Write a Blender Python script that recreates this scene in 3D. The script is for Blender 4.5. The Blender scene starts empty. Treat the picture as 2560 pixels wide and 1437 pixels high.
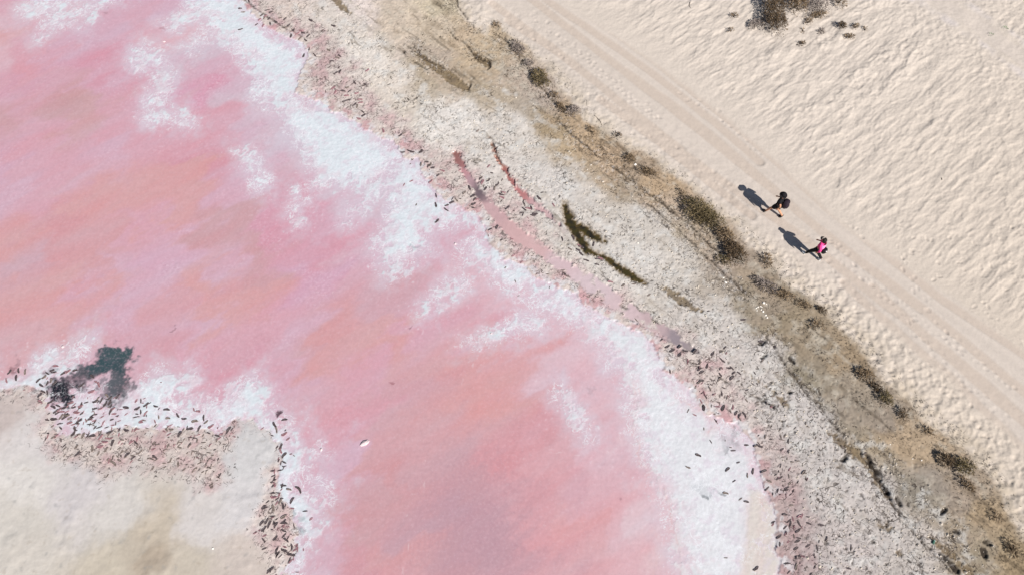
import bpy, math, random
import numpy as np
from mathutils import Vector, Matrix

# ------------------------------------------------------------------ camera, sky, sun, exposure
scene = bpy.context.scene
COL = scene.collection
CAM_H, TILT, FPX = 37.0, math.radians(25.0), 1900.0      # metres up, tilt from straight down, focal length in photo pixels
cam_data = bpy.data.cameras.new("camera")
cam = bpy.data.objects.new("camera", cam_data)
COL.objects.link(cam)
cam.location = (0, 0, CAM_H)
cam.rotation_euler = (TILT, 0, 0)
cam_data.sensor_width = 36.0
cam_data.lens = 36.0 * FPX / 2560.0
cam_data.clip_end = 3000.0
scene.camera = cam

SUN_EL, SUN_AZ = math.radians(41.8), math.radians(-50.0)  # azimuth counted from +X towards +Y
world = bpy.data.worlds.new("World")
scene.world = world
world.use_nodes = True
wn = world.node_tree
sky = wn.nodes.new("ShaderNodeTexSky")
sky.sky_type = 'NISHITA'
sky.sun_disc = False
sky.sun_elevation = SUN_EL
sky.sun_rotation = math.pi / 2 - SUN_AZ
wn.links.new(sky.outputs[0], wn.nodes["Background"].inputs[0])
wn.nodes["Background"].inputs[1].default_value = 0.05
sun_data = bpy.data.lights.new("sun", 'SUN')
sun_data.energy = 5.0
sun_data.angle = math.radians(0.5)
sun_data.color = (1.0, 0.955, 0.89)
sun = bpy.data.objects.new("sun", sun_data)
sd = Vector((math.cos(SUN_EL) * math.cos(SUN_AZ), math.cos(SUN_EL) * math.sin(SUN_AZ), math.sin(SUN_EL)))
sun.rotation_euler = sd.to_track_quat('Z', 'Y').to_euler()
sun.location = (40, -40, 60)
COL.objects.link(sun)
scene.view_settings.view_transform = 'Standard'
scene.view_settings.look = 'None'
scene.view_settings.exposure = 0.28
scene.view_settings.gamma = 1.0
scene.view_settings.use_curve_mapping = False
KEY = np.array([1.43, 1.40, 1.38])     # picture value that a flat surface of albedo 1 reaches under this light

rng = random.Random(7)
nrg = np.random.RandomState(11)

# ------------------------------------------------------------------ small helpers
def lin(c):
    out = []
    for v in c:
        v = v / 255.0
        out.append(v / 12.92 if v <= 0.04045 else ((v + 0.055) / 1.055) ** 2.4)
    return np.array(out)

def alb(c):
    return lin(c) / KEY

def P(u, v, z=0.0):
    """ground point (height z) seen at this place of the photograph"""
    dx = (u - 1280.0) / FPX
    dy = -(v - 718.5) / FPX
    y = dy * math.cos(TILT) + math.sin(TILT)
    zz = dy * math.sin(TILT) - math.cos(TILT)
    s = (CAM_H - z) / -zz
    return dx * s, y * s

def tag(o, label=None, cat=None, group=None, kind=None):
    if label: o["label"] = label
    if cat: o["category"] = cat
    if group: o["group"] = group
    if kind: o["kind"] = kind
    return o

def empty(name, loc, rz=0.0):
    o = bpy.data.objects.new(name, None)
    o.empty_display_size = 0.2
    COL.objects.link(o)
    o.location = loc
    o.rotation_euler = (0, 0, rz)
    return o

def mesh_obj(name, verts, faces, mat, parent=None, smooth=False):
    me = bpy.data.meshes.new(name)
    me.from_pydata([tuple(v) for v in verts], [], faces)
    me.materials.append(mat)
    if smooth:
        me.polygons.foreach_set("use_smooth", [True] * len(me.polygons))
    me.update()
    o = bpy.data.objects.new(name, me)
    COL.objects.link(o)
    if parent: o.parent = parent
    return o

# ------------------------------------------------------------------ noise
TAB = 256
_g = nrg.rand(TAB, TAB) * 2 * math.pi
GX, GY = np.cos(_g).astype(np.float32), np.sin(_g).astype(np.float32)
RA, RB, RC = (nrg.rand(TAB, TAB).astype(np.float32) for _ in range(3))

def perlin(x, y, seed=0):
    x = x + seed * 17.31
    y = y + seed * 9.77
    xi = np.floor(x).astype(np.int32); yi = np.floor(y).astype(np.int32)
    fx = x - xi; fy = y - yi
    u = fx * fx * fx * (fx * (fx * 6 - 15) + 10); v = fy * fy * fy * (fy * (fy * 6 - 15) + 10)
    x0 = xi & 255; x1 = (xi + 1) & 255; y0 = yi & 255; y1 = (yi + 1) & 255
    def g(a, b, dx, dy): return GX[a, b] * dx + GY[a, b] * dy
    n0 = g(x0, y0, fx, fy) * (1 - u) + g(x1, y0, fx - 1, fy) * u
    n1 = g(x0, y1, fx, fy - 1) * (1 - u) + g(x1, y1, fx - 1, fy - 1) * u
    return (n0 * (1 - v) + n1 * v) * 1.5

def fbm(x, y, f, octv=4, seed=0, gain=0.5, lac=2.03):
    s = 0; a = 1.0; t = 0
    for i in range(octv):
        s = s + a * perlin(x * f, y * f, seed + i * 3)
        t += a; a *= gain; f *= lac
    return s / t * 1.4

def worley(x, y, seed=0, jit=0.9, off=False):
    """distance to nearest and second nearest cell point, and that cell's random value"""
    x = x + seed * 7.7; y = y + seed * 3.3
    xi = np.floor(x).astype(np.int32); yi = np.floor(y).astype(np.int32)
    f1 = np.full(x.shape, 9.0, np.float32); f2 = f1.copy(); rid = np.zeros(x.shape, np.float32); ofx = rid.copy()
    for a in (-1, 0, 1):
        for b in (-1, 0, 1):
            cx = (xi + a) & 255; cy = (yi + b) & 255
            dxx = xi + a + 0.5 + (RA[cx, cy] - .5) * jit - x
            d = np.hypot(dxx, yi + b + 0.5 + (RB[cx, cy] - .5) * jit - y).astype(np.float32)
            m = d < f1
            f2 = np.where(m, f1, np.minimum(f2, d)); rid = np.where(m, RC[cx, cy], rid)
            if off: ofx = np.where(m, dxx, ofx)
            f1 = np.where(m, d, f1)
    return (f1, f2, rid, ofx) if off else (f1, f2, rid)

def sst(a, b, x):
    t = np.clip((x - a) / (b - a), 0, 1)
    return t * t * (3 - 2 * t)

# ------------------------------------------------------------------ fields on a coarse grid, sampled with interpolation
GX0, GX1, GY0, GY1, GS = -60.0, 60.0, -24.0, 66.0, 0.15
cgx = np.arange(GX0, GX1 + GS, GS); cgy = np.arange(GY0, GY1 + GS, GS)
CX, CY = np.meshgrid(cgx, cgy)

class Field:
    def __init__(self, arr): self.a = arr.astype(np.float32)
    def __call__(self, X, Y):
        fx = np.clip((X - GX0) / GS, 0, len(cgx) - 1.001); fy = np.clip((Y - GY0) / GS, 0, len(cgy) - 1.001)
        i = fx.astype(np.int32); j = fy.astype(np.int32); fx = fx - i; fy = fy - j
        a = self.a
        return (a[j, i] * (1 - fx) + a[j, i + 1] * fx) * (1 - fy) + (a[j + 1, i] * (1 - fx) + a[j + 1, i + 1] * fx) * fy

def segdist(pts, rad=None, box=None):
    """distance (minus the radius that runs along the line) to a polyline given in metres"""
    D = np.full(CX.shape, 99.0, np.float32)
    for k in range(len(pts) - 1):
        (ax, ay), (bx, by) = pts[k], pts[k + 1]
        vx, vy = bx - ax, by - ay
        L = vx * vx + vy * vy + 1e-9
        t = np.clip(((CX - ax) * vx + (CY - ay) * vy) / L, 0, 1)
        d = np.hypot(CX - ax - t * vx, CY - ay - t * vy)
        if rad is not None: d = d - (rad[k] * (1 - t) + rad[k + 1] * t)
        D = np.minimum(D, d)
    return D

def conv(poly, z=0.0): return [P(p[0], p[1], z) for p in poly]

def polyfield(poly, z=0.0, world=None):
    """signed distance, negative inside the closed outline"""
    pts = conv(poly, z) if world is None else world
    cl = pts + [pts[0]]
    D = segdist(cl)
    ins = np.zeros(CX.shape, bool)
    for k in range(len(pts)):
        (ax, ay), (bx, by) = cl[k], cl[k + 1]
        if ay == by: continue
        c = ((ay > CY) != (by > CY)) & (CX < (bx - ax) * (CY - ay) / (by - ay) + ax)
        ins ^= c
    return Field(np.where(ins, -D, D))

def ribbon(poly, z=0.0):
    """line with widths given in photo pixels as third value"""
    return Field(segdist(conv(poly, z), [p[2] / 46.0 for p in poly]))

def shorefield(line, z=0.0):
    """band border that runs from the top edge to the bottom: negative on the lake's side"""
    pts = conv(line, z)
    d0 = Vector(pts[0]) - Vector(pts[1]); d1 = Vector(pts[-1]) - Vector(pts[-2])
    d0 = d0.normalized() * 10 + Vector((-30, 30)); d1 = d1.normalized() * 10 + Vector((14, -35))
    a = (pts[0][0] + d0.x, pts[0][1] + d0.y); b = (pts[-1][0] + d1.x, pts[-1][1] + d1.y)
    w = [a] + pts + [b, (b[0], -300), (-400, -300), (-400, max(300, a[1]))]
    return polyfield(None, world=w)

# band borders, traced from the photograph
L_SHORE = [(585,-25),(610,18),(650,52),(700,85),(745,105),(765,120),(770,150),(752,182),(735,232),(775,243),(800,255),(830,280),(880,300),(930,335),(960,350),(985,352),(1003,380),(1015,400),(1045,398),(1060,430),(1080,470),(1110,500),(1140,515),(1190,540),(1215,570),(1215,600),(1250,645),(1310,662),(1330,695),(1390,722),(1440,735),(1460,762),(1510,792),(1560,812),(1618,842),(1640,880),(1668,930),(1700,958),(1732,975),(1742,1020),(1790,1042),(1850,1062),(1878,1100),(1890,1140),(1902,1195),(1918,1230),(1932,1262),(1940,1300),(1940,1365),(1950,1470)]
L_MUD = [(650,-25),(705,28),(780,62),(835,100),(870,150),(905,185),(930,235),(985,290),(1040,340),(1110,380),(1150,385),(1205,440),(1240,470),(1310,520),(1360,560),(1400,585),(1420,650),(1500,700),(1600,765),(1700,838),(1800,885),(1850,960),(1895,1040),(1950,1140),(1995,1200),(2020,1300),(2030,1470)]
L_CRUST = [(790,-25),(860,38),(960,120),(1010,170),(1070,215),(1140,252),(1215,225),(1290,240),(1360,300),(1410,370),(1455,430),(1545,470),(1600,520),(1690,590),(1780,680),(1850,752),(1905,835),(1945,885),(2015,970),(2095,1060),(2180,1120),(2260,1195),(2330,1262),(2400,1335),(2470,1437),(2490,1475)]
L_SAND = [(1130,-25),(1165,50),(1215,90),(1235,60),(1290,95),(1350,150),(1395,210),(1432,255),(1465,300),(1520,335),(1570,365),(1640,405),(1700,458),(1765,492),(1825,550),(1880,620),(1925,655),(1990,720),(2065,775),(2110,830),(2170,895),(2230,960),(2300,1035),(2375,1092),(2440,1150),(2500,1230),(2540,1320),(2570,1380),(2640,1480)]
L_TRACK_LO = [(1160,-25),(1260,60),(1380,150),(1500,260),(1620,360),(1740,450),(1840,530),(1960,610),(2080,700),(2200,800),(2320,900),(2430,1000),(2530,1090),(2640,1190)]
L_TRACK_HI = [(1350,-25),(1480,60),(1600,140),(1720,225),(1840,325),(1930,405),(2030,500),(2120,580),(2240,655),(2360,740),(2440,800),(2540,870),(2640,930)]
F_SHORE, F_MUD, F_CRUST, F_SAND = shorefield(L_SHORE), shorefield(L_MUD, .1), shorefield(L_CRUST, .15), shorefield(L_SAND, .3)
F_TLO, F_THI = shorefield(L_TRACK_LO, .4), shorefield(L_TRACK_HI, .4)
F_TR2 = ribbon([(2250,-60,28),(2340,0,28),(2440,60,28),(2560,150,28),(2700,240,28)], .5)
F_BAR = polyfield([(-900,960),(-60,968),(60,962),(112,985),(125,1040),(150,1075),(190,1085),(300,1060),(380,1062),(470,1075),(540,1068),(590,1050),(625,1048),(660,1066),(690,1112),(700,1160),(695,1230),(720,1260),(735,1310),(738,1380),(725,1470),(700,1800),(-900,1800)], .1)
F_BARIN = polyfield([(-900,1000),(60,985),(95,1000),(110,1060),(140,1140),(260,1175),(330,1165),(480,1180),(520,1220),(545,1200),(560,1120),(600,1060),(660,1075),(682,1110),(680,1170),(668,1215),(648,1240),(640,1290),(655,1350),(660,1400),(655,1470),(640,1800),(-900,1800)], .1)

# white salt patches
SALT = [
 [(455,-30),(600,-30),(625,30),(655,60),(700,90),(745,110),(765,125),(770,150),(750,185),(735,235),(700,275),(660,260),(630,215),(620,150),(560,110),(520,60),(480,40)],
 [(690,270),(740,245),(800,258),(880,305),(960,355),(1000,385),(990,430),(935,455),(915,500),(880,480),(830,455),(790,462),(775,400),(760,350),(715,320)],
 [(1000,400),(1060,410),(1085,480),(1120,510),(1185,540),(1150,560),(1090,555),(1060,590),(1060,620),(1010,670),(980,690),(955,650),(940,600),(965,560),(990,500),(960,470),(910,520),(885,525),(930,460)],
 [(1185,545),(1215,575),(1222,610),(1255,645),(1310,665),(1330,700),(1400,725),(1440,740),(1380,765),(1290,730),(1265,705),(1210,665),(1165,650),(1175,610),(1200,595)],
 [(1400,735),(1455,765),(1510,795),(1560,815),(1620,845),(1645,885),(1670,935),(1702,960),(1735,980),(1745,1022),(1792,1046),(1850,1068),(1875,1104),(1888,1140),(1900,1200),(1915,1235),(1930,1265),(1938,1300),(1938,1365),(1948,1480),(1700,1480),(1690,1350),(1668,1260),(1620,1190),(1600,1120),(1580,1020),(1560,950),(1530,880),(1480,830),(1420,800),(1360,760)],
 [(330,145),(360,118),(395,130),(405,155),(370,160),(345,172)],
 [(395,190),(425,185),(415,235),(400,262),(362,285),(375,240)],
 [(375,280),(420,272),(450,280),(480,312),(455,315),(420,295),(385,305)],
 [(60,22),(110,8),(200,-8),(180,18),(110,30),(70,40)],
 [(105,95),(120,55),(150,30),(155,55),(175,60),(135,70)],
 [(420,60),(440,35),(480,25),(470,50),(435,72)],
 [(465,120),(505,85),(515,100),(490,125)],
 [(605,380),(630,372),(650,400),(640,420),(610,405)],
 [(635,455),(650,440),(672,450),(660,478)],
 [(-300,985),(-300,905),(0,945),(60,925),(110,895),(170,875),(215,855),(205,885),(160,920),(110,950),(118,985),(140,1010),(230,985),(250,1000),(320,975),(400,935),(455,925),(462,960),(440,990),(450,1012),(520,1000),(585,968),(640,965),(665,1000),(705,1040),(735,1090),(748,1160),(760,1200),(790,1235),(785,1300),(765,1360),(752,1470),(650,1470),(640,1080),(540,1082),(440,1085),(200,1120),(120,1050),(95,985)],
]
_s = None
for p in SALT:
    f = polyfield(p).a
    _s = f if _s is None else np.minimum(_s, f)
for l in ([(1050,780,1),(1090,745,3),(1130,722,4),(1165,710,3)], [(1188,862,3),(1240,835,8),(1290,815,10),(1350,800,8)], [(740,470,2),(748,520,3),(742,560,2)], [(1405,985,5),(1435,1030,8),(1470,1080,3)],
          [(660,100,2),(650,70,2)], [(935,470,12),(900,520,6),(870,555,0)], [(170,40,1),(300,-10,4)], [(205,62,0),(220,40,1)], [(600,375,1),(618,410,1),(650,410,1)], [(790,1220,4),(815,1235,6)], [(800,1120,3),(806,1125,3)]):
    _s = np.minimum(_s, segdist(conv(l), [q[2] / 46.0 for q in l]))
F_SALT = Field(_s)
_v = None
for l in ([(1085,960),(1100,990),(1096,1030),(1105,1055),(1080,1085),(1060,1100),(1050,1118)], [(1082,1108),(1062,1160),(1056,1180),(1062,1215),(1050,1228),(1030,1232),(1030,1255),(1010,1278),(1032,1308),(1020,1370),(1008,1437)],
          [(1300,1150),(1340,1132),(1400,1130),(1450,1138)], [(1350,1320),(1420,1270),(1475,1248)], [(1195,855),(1160,900),(1155,960)], [(835,1300),(830,1340),(850,1370)], [(740,520),(748,545),(742,565)], [(700,560),(720,540),(740,545)], [(840,700),(830,740)]):
    f = segdist(conv(l)); _v = f if _v is None else np.minimum(_v, f)
F_VEIN = Field(_v)
_v = None
for l in ([(1585,960),(1590,1020),(1580,1050),(1590,1100),(1600,1150),(1620,1180),(1650,1210),(1670,1250),(1680,1300),(1690,1350),(1702,1390),(1700,1440)], [(1600,970),(1605,1010),(1575,1030),(1560,1045)], [(1905,1240),(1903,1330),(1898,1440)], [(1868,1250),(1866,1340),(1860,1440)],
          [(1640,1330),(1650,1370),(1630,1437)], [(1700,1000),(1760,1030),(1790,1060)], [(1770,1080),(1800,1050),(1850,1075)]):
    f = segdist(conv(l)); _v = f if _v is None else np.minimum(_v, f)
F_PCRACK = Field(_v)
F_BEIGE = polyfield([(1872,1215),(1915,1235),(1932,1265),(1938,1300),(1940,1370),(1948,1480),(1845,1480),(1862,1350)])

# water standing in old ruts
CH = [[(1140,385,9),(1160,430,9),(1195,478,10),(1225,520,14),(1290,585,22),(1345,618,16),(1400,660,16),(1480,712,22),(1560,768,21),(1640,820,15),(1690,848,14),(1740,880,5)],
      [(1222,352,3),(1245,400,5),(1270,440,6),(1300,480,9),(1340,515,11),(1400,566,2)]]
F_CHAN = Field(np.minimum(ribbon(CH[0]).a, ribbon(CH[1]).a))
PO = [[(1410,510,4),(1424,555,12),(1450,598,10),(1468,628,9)], [(1452,568,9),(1480,590,11),(1512,606,3)], [(1468,628,5),(1510,642,5),(1545,668,8),(1582,692,9),(1614,709,2)]]
F_POOL = Field(np.minimum(np.minimum(ribbon(PO[0], .1).a, ribbon(PO[1], .1).a), ribbon(PO[2], .1).a))
BR = [[(1652,716,3),(1690,740,12),(1735,770,8),(1765,784,2)], [(820,-20,8),(850,12,12),(878,40,3)], [(1040,132,3),(1065,155,10),(1105,180,14),(1140,208,16),(1165,222,12)],
      [(1190,140,10),(1205,155,12),(1220,165,8)], [(2072,1080,3),(2095,1100,9),(2130,1125,12),(2168,1155,10),(2195,1205,9),(2228,1258,5)], [(2322,1340,6),(2345,1362,9),(2380,1392,5),(2420,1430,10)], [(1845,822,1),(1930,850,1)],
      [(1855,925,1),(1925,970,2),(1965,1010,8)], [(2195,1310,5),(2220,1320,6)], [(2245,1385,5),(2250,1380,4)]]
_b = None
for l in BR:
    f = ribbon(l, .15).a
    _b = f if _b is None else np.minimum(_b, f)
F_BROWN = Field(_b)
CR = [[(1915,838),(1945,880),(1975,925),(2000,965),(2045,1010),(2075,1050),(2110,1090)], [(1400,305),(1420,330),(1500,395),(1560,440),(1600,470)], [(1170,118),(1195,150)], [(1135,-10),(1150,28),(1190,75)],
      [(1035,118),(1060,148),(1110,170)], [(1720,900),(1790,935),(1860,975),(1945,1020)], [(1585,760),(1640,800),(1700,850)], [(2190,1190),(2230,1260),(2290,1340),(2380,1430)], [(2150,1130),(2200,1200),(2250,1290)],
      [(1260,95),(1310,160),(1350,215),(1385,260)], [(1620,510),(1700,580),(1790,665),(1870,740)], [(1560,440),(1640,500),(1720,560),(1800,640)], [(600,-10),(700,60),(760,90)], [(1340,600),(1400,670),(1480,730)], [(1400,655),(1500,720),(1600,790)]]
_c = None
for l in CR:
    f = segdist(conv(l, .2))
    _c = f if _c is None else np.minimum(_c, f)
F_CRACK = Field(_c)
F_RIDGE = Field(np.minimum.reduce([segdist(conv(l, .5)) for l in (
    [(1985,290),(2050,268),(2130,222),(2180,190),(2240,140),(2290,70),(2330,-20)], [(1900,152),(1950,140),(1985,122),(2060,95),(2150,30),(2230,-20)], [(2090,282),(2150,262),(2230,205),(2270,165),(2310,100)],
    [(2100,60),(2160,20),(2200,-10)], [(2020,130),(2080,100),(2140,60)], [(2120,200),(2200,150),(2260,90)])]))
_d = None  # strokes for the shadow crescents of ledges and pits, and loose dark flecks
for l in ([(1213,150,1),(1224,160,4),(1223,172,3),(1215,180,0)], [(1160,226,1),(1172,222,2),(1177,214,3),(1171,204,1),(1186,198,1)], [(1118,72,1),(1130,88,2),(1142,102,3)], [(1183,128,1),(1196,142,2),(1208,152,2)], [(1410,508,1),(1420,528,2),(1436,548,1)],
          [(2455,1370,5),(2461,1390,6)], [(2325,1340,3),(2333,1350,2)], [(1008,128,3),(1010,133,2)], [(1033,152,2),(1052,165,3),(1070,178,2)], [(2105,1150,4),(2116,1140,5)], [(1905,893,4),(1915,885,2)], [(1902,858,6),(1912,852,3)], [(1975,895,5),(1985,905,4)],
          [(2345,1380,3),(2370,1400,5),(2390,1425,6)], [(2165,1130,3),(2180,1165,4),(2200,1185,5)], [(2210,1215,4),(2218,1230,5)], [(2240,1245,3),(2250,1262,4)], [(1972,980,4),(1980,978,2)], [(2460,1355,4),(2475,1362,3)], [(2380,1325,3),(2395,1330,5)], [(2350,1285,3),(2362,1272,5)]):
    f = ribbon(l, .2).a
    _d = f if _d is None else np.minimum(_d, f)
F_SHADE_FLECK = Field(_d)
RUTS = [[(1230,10),(1380,120),(1540,250),(1700,375)], [(2180,720),(2330,860),(2480,990),(2620,1110)], [(1560,180),(1700,280),(1840,395),(1990,530),(2140,650),(2300,775)], [(1390,-20),(1500,60),(1640,160),(1790,280),(1920,390),(2060,520),(2200,630),(2350,750),(2560,890),(2700,980)],
        [(1300,-20),(1480,120),(1620,230),(1760,340),(1920,470),(2080,605),(2250,730),(2400,850),(2560,985),(2700,1100)],
        [(1270,50),(1420,150),(1520,235),(1640,335),(1770,430),(1900,520),(2010,600)],
        [(2110,710),(2250,840),(2380,950),(2500,1070),(2620,1190)], [(1330,-20),(1500,95),(1640,195),(1780,305),(1900,410)],
        [(1500,250),(1640,350),(1780,460),(1880,540)], [(2000,590),(2120,690),(2300,830),(2450,950),(2600,1090)]]
_r = None
for l in RUTS:
    f = segdist(conv(l, .4))
    _r = f if _r is None else np.minimum(_r, f)
F_RUT = Field(_r)

# ------------------------------------------------------------------ colour of the ground, as control points (photo place, colour)
C=(219,160,158); Pk=(219,166,182); Li=(215,176,196); PP=(225,192,202); M=(193,150,160); GL=(210,196,210); D=(203,156,160)
LAKE = [(0,0,Pk),(150,20,PP),(300,30,Li),(430,20,Li),(520,60,PP),(0,85,(224,168,168)),(80,75,Pk),(200,110,Li),(60,60,PP),(100,150,(222,160,174)),(0,130,PP),(260,180,Li),(0,250,Pk),(100,230,(214,165,180)),(230,150,(217,150,172)),(280,180,(216,150,170)),
 (150,260,D),(200,250,(205,158,158)),(180,300,(208,160,162)),(60,330,Pk),(100,380,Pk),(0,300,D),(0,430,(212,168,190)),(40,220,(214,160,180)),(330,100,Li),(380,60,Pk),(340,150,Li),(450,80,PP),(470,190,Li),(500,230,(219,150,178)),(480,150,GL),(560,180,Li),
 (600,250,GL),(660,330,GL),(400,330,Pk),(560,330,Pk),(330,300,Pk),(260,380,Li),(230,430,(217,172,188)),(450,450,C),(520,400,(214,150,165)),(600,450,Li),(560,300,Pk),(640,330,Li),(0,480,Li),(100,500,Pk),(220,500,C),(150,560,(214,152,156)),(60,600,C),(0,640,C),(350,480,C),
 (90,640,(206,168,180)),(0,690,(206,168,180)),(0,760,C),(120,720,C),(200,660,(214,156,158)),(300,600,(214,156,158)),(450,540,C),(200,730,Li),(300,650,Li),(350,560,Pk),(130,800,(222,168,168)),(200,770,C),(280,720,(218,160,160)),(300,780,Li),(350,720,Li),(400,650,(214,172,196)),(450,620,(216,176,198)),
 (500,700,C),(440,760,(216,162,170)),(560,780,C),(500,820,Li),(620,750,C),(600,660,Li),(640,850,Pk),(700,780,Pk),(750,700,(214,164,190)),(800,620,(216,156,176)),(850,560,Li),(700,560,(217,150,172)),(640,620,D),(640,700,D),(560,560,D),(800,520,(217,156,176)),
 (820,900,C),(840,840,(216,156,156)),(960,850,C),(900,940,Pk),(760,880,(208,166,174)),(720,850,Li),(700,950,Li),(1050,800,Pk),(1100,700,(215,168,180)),(1000,720,(207,166,176)),(1200,700,PP),(1300,690,PP),(1330,790,PP),(1250,850,Pk),(1180,950,C),(1230,900,(222,158,156)),(1250,1000,(222,158,154)),(1300,900,(223,162,162)),
 (1400,950,PP),(1450,900,(230,200,208)),(1500,950,PP),(1520,1030,(228,196,204)),(1100,950,(214,158,160)),(1000,1000,(208,162,170)),(1050,1050,(212,164,168)),(900,1050,(218,158,172)),(800,1100,(218,165,180)),(860,1150,Li),(780,1200,(216,170,188)),(950,1180,(208,146,148)),(940,1120,(212,160,164)),(900,1300,D),
 (1050,1200,(204,156,162)),(1100,1300,M),(1200,1300,(196,150,160)),(1160,1230,(202,152,158)),(1150,1400,(201,152,158)),(1250,1380,(194,150,160)),(1000,1400,(214,154,156)),(880,1400,(210,148,156)),(820,1400,(214,174,190)),(1300,1250,(208,160,168)),(1350,1050,(216,158,166)),(1290,1120,(214,150,156)),(1400,1150,(221,168,174)),
 (1350,1300,(220,160,166)),(1450,1300,(224,166,168)),(1550,1300,(228,182,188)),(1600,1400,(228,190,196)),(1520,1100,(226,188,198)),(1550,1200,(224,176,184)),(1450,1210,(216,168,178)),(800,1000,(217,168,180)),(600,900,(214,160,175)),(500,850,Pk),(400,900,(212,160,172)),(300,850,(214,164,178)),
 (100,850,(216,174,178)),(0,850,(214,170,176)),(560,950,(217,152,170)),(500,1000,(217,156,172)),(640,930,(216,164,180)),(950,520,GL),(960,600,Li),(1080,640,(216,170,186)),(1130,590,(216,166,182)),(730,330,GL),(850,420,GL),(900,620,(216,180,196)),(1650,1000,(232,214,220)),(1660,1250,(232,205,210)),(1680,1400,(230,205,208)),(1750,1250,(236,216,222)),(1640,1120,(232,212,218))]
LAND = [(0,1000,(205,190,182)),(100,1100,(220,212,206)),(60,1200,(226,219,210)),(60,1380,(216,207,194)),(200,1230,(216,208,204)),(300,1300,(219,212,203)),(380,1380,(186,170,150)),(330,1370,(200,187,168)),(300,1400,(208,196,176)),(450,1420,(208,196,178)),(400,1330,(206,192,172)),(500,1300,(220,212,205)),(600,1150,(216,212,208)),(600,1400,(214,200,188)),(620,1250,(220,214,210)),(50,1300,(216,208,196)),
 (700,20,(212,198,190)),(800,80,(212,203,196)),(850,60,(214,205,197)),(900,150,(224,216,208)),(1000,200,(218,208,198)),(1150,290,(224,218,212)),(1300,330,(212,205,198)),(1250,450,(212,204,198)),(1400,450,(212,206,201)),(1450,560,(208,201,194)),(1600,560,(205,198,190)),(1700,650,(202,195,187)),(1600,650,(212,206,200)),(1800,800,(205,198,192)),(1900,900,(203,196,191)),(2000,1050,(202,195,191)),(2100,1200,(201,194,190)),(2200,1300,(200,192,187)),(2100,1350,(204,194,190)),(2300,1400,(198,190,184)),(2000,1350,(190,178,176)),(1800,900,(202,194,190)),
 (1000,50,(196,184,166)),(1100,20,(194,184,160)),(1150,100,(186,170,146)),(1090,80,(190,178,158)),(1100,140,(176,164,148)),(1050,180,(172,158,138)),(1180,200,(170,155,132)),(1200,130,(184,168,142)),(1250,230,(182,168,150)),(1330,250,(176,164,150)),(1380,310,(166,148,122)),(1450,370,(182,162,134)),(1520,400,(178,158,132)),(1600,440,(160,145,125)),(1650,480,(178,158,130)),(1680,520,(182,166,145)),(1750,600,(172,158,138)),(1800,680,(166,154,140)),(1880,720,(156,143,124)),(1900,760,(148,137,120)),(1960,800,(148,136,114)),(2000,850,(150,138,118)),(2050,930,(146,136,118)),(2100,900,(156,140,116)),
 (2150,1000,(150,140,124)),(2200,1050,(150,140,126)),(2230,1090,(172,154,128)),(2300,1130,(170,153,128)),(2300,1200,(148,140,128)),(2400,1250,(158,146,130)),(2450,1300,(166,149,122)),(2520,1400,(160,144,116)),(2480,1400,(156,144,124)),(2400,1330,(164,150,132))]
CHANC = [(1140,385,(152,106,101)),(1150,405,(164,114,112)),(1160,430,(200,150,155)),(1175,455,(190,158,164)),(1190,470,(135,117,122)),(1200,480,(120,104,110)),(1225,520,(210,174,176)),(1290,590,(216,178,178)),(1340,610,(219,182,182)),(1400,660,(219,192,196)),(1480,710,(222,200,204)),(1560,770,(219,194,197)),(1640,820,(204,178,180)),(1685,848,(160,146,152)),(1740,880,(170,156,156)),(1222,352,(140,110,95)),(1245,400,(175,120,105)),(1270,440,(172,112,108)),(1300,480,(190,130,130)),(1340,515,(208,172,174)),(1380,550,(206,176,178))]

def colfield(pts, sig, z=0.0):
    """smooth blend of the control colours, every 0.45 m"""
    st = 3
    sx, sy = CX[::st, ::st], CY[::st, ::st]
    num = [np.zeros(sx.shape) for _ in range(3)]; den = np.full(sx.shape, 1e-12)
    for u, v, c in pts:
        px, py = P(u, v, z)
        r2 = (sx - px) ** 2 + (sy - py) ** 2
        w = 1.0 / (r2 / sig ** 2 + 0.25) ** 2.6
        den += w
        l = lin(c)
        for k in range(3): num[k] += w * l[k]
    out = []
    for k in range(3):
        a = (num[k] / den).astype(np.float32)
        out.append(a)
    ox, oy = GX0, GY0; s = GS * st; nx, ny = a.shape[1], a.shape[0]
    def f(X, Y):
        fx = np.clip((X - ox) / s, 0, nx - 1.001); fy = np.clip((Y - oy) / s, 0, ny - 1.001)
        i = fx.astype(np.int32); j = fy.astype(np.int32); fx = fx - i; fy = fy - j
        fx = fx * fx * (3 - 2 * fx); fy = fy * fy * (3 - 2 * fy)
        r = [(a[j, i] * (1 - fx) + a[j, i + 1] * fx) * (1 - fy) + (a[j + 1, i] * (1 - fx) + a[j + 1, i + 1] * fx) * fy for a in out]
        return np.stack(r, -1)
    return f
def soften(pts, mean, k): return [(u, v, tuple(c[i] * (1 - k) + mean[i] * k for i in range(3))) for u, v, c in pts]
LAKE = soften(LAKE, (219, 176, 185), .40)
K_LAKE, K_LAND, K_CHAN = colfield(LAKE, 1.5), colfield(LAND, 1.0, .15), colfield(CHANC, 0.5, .05)

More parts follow.
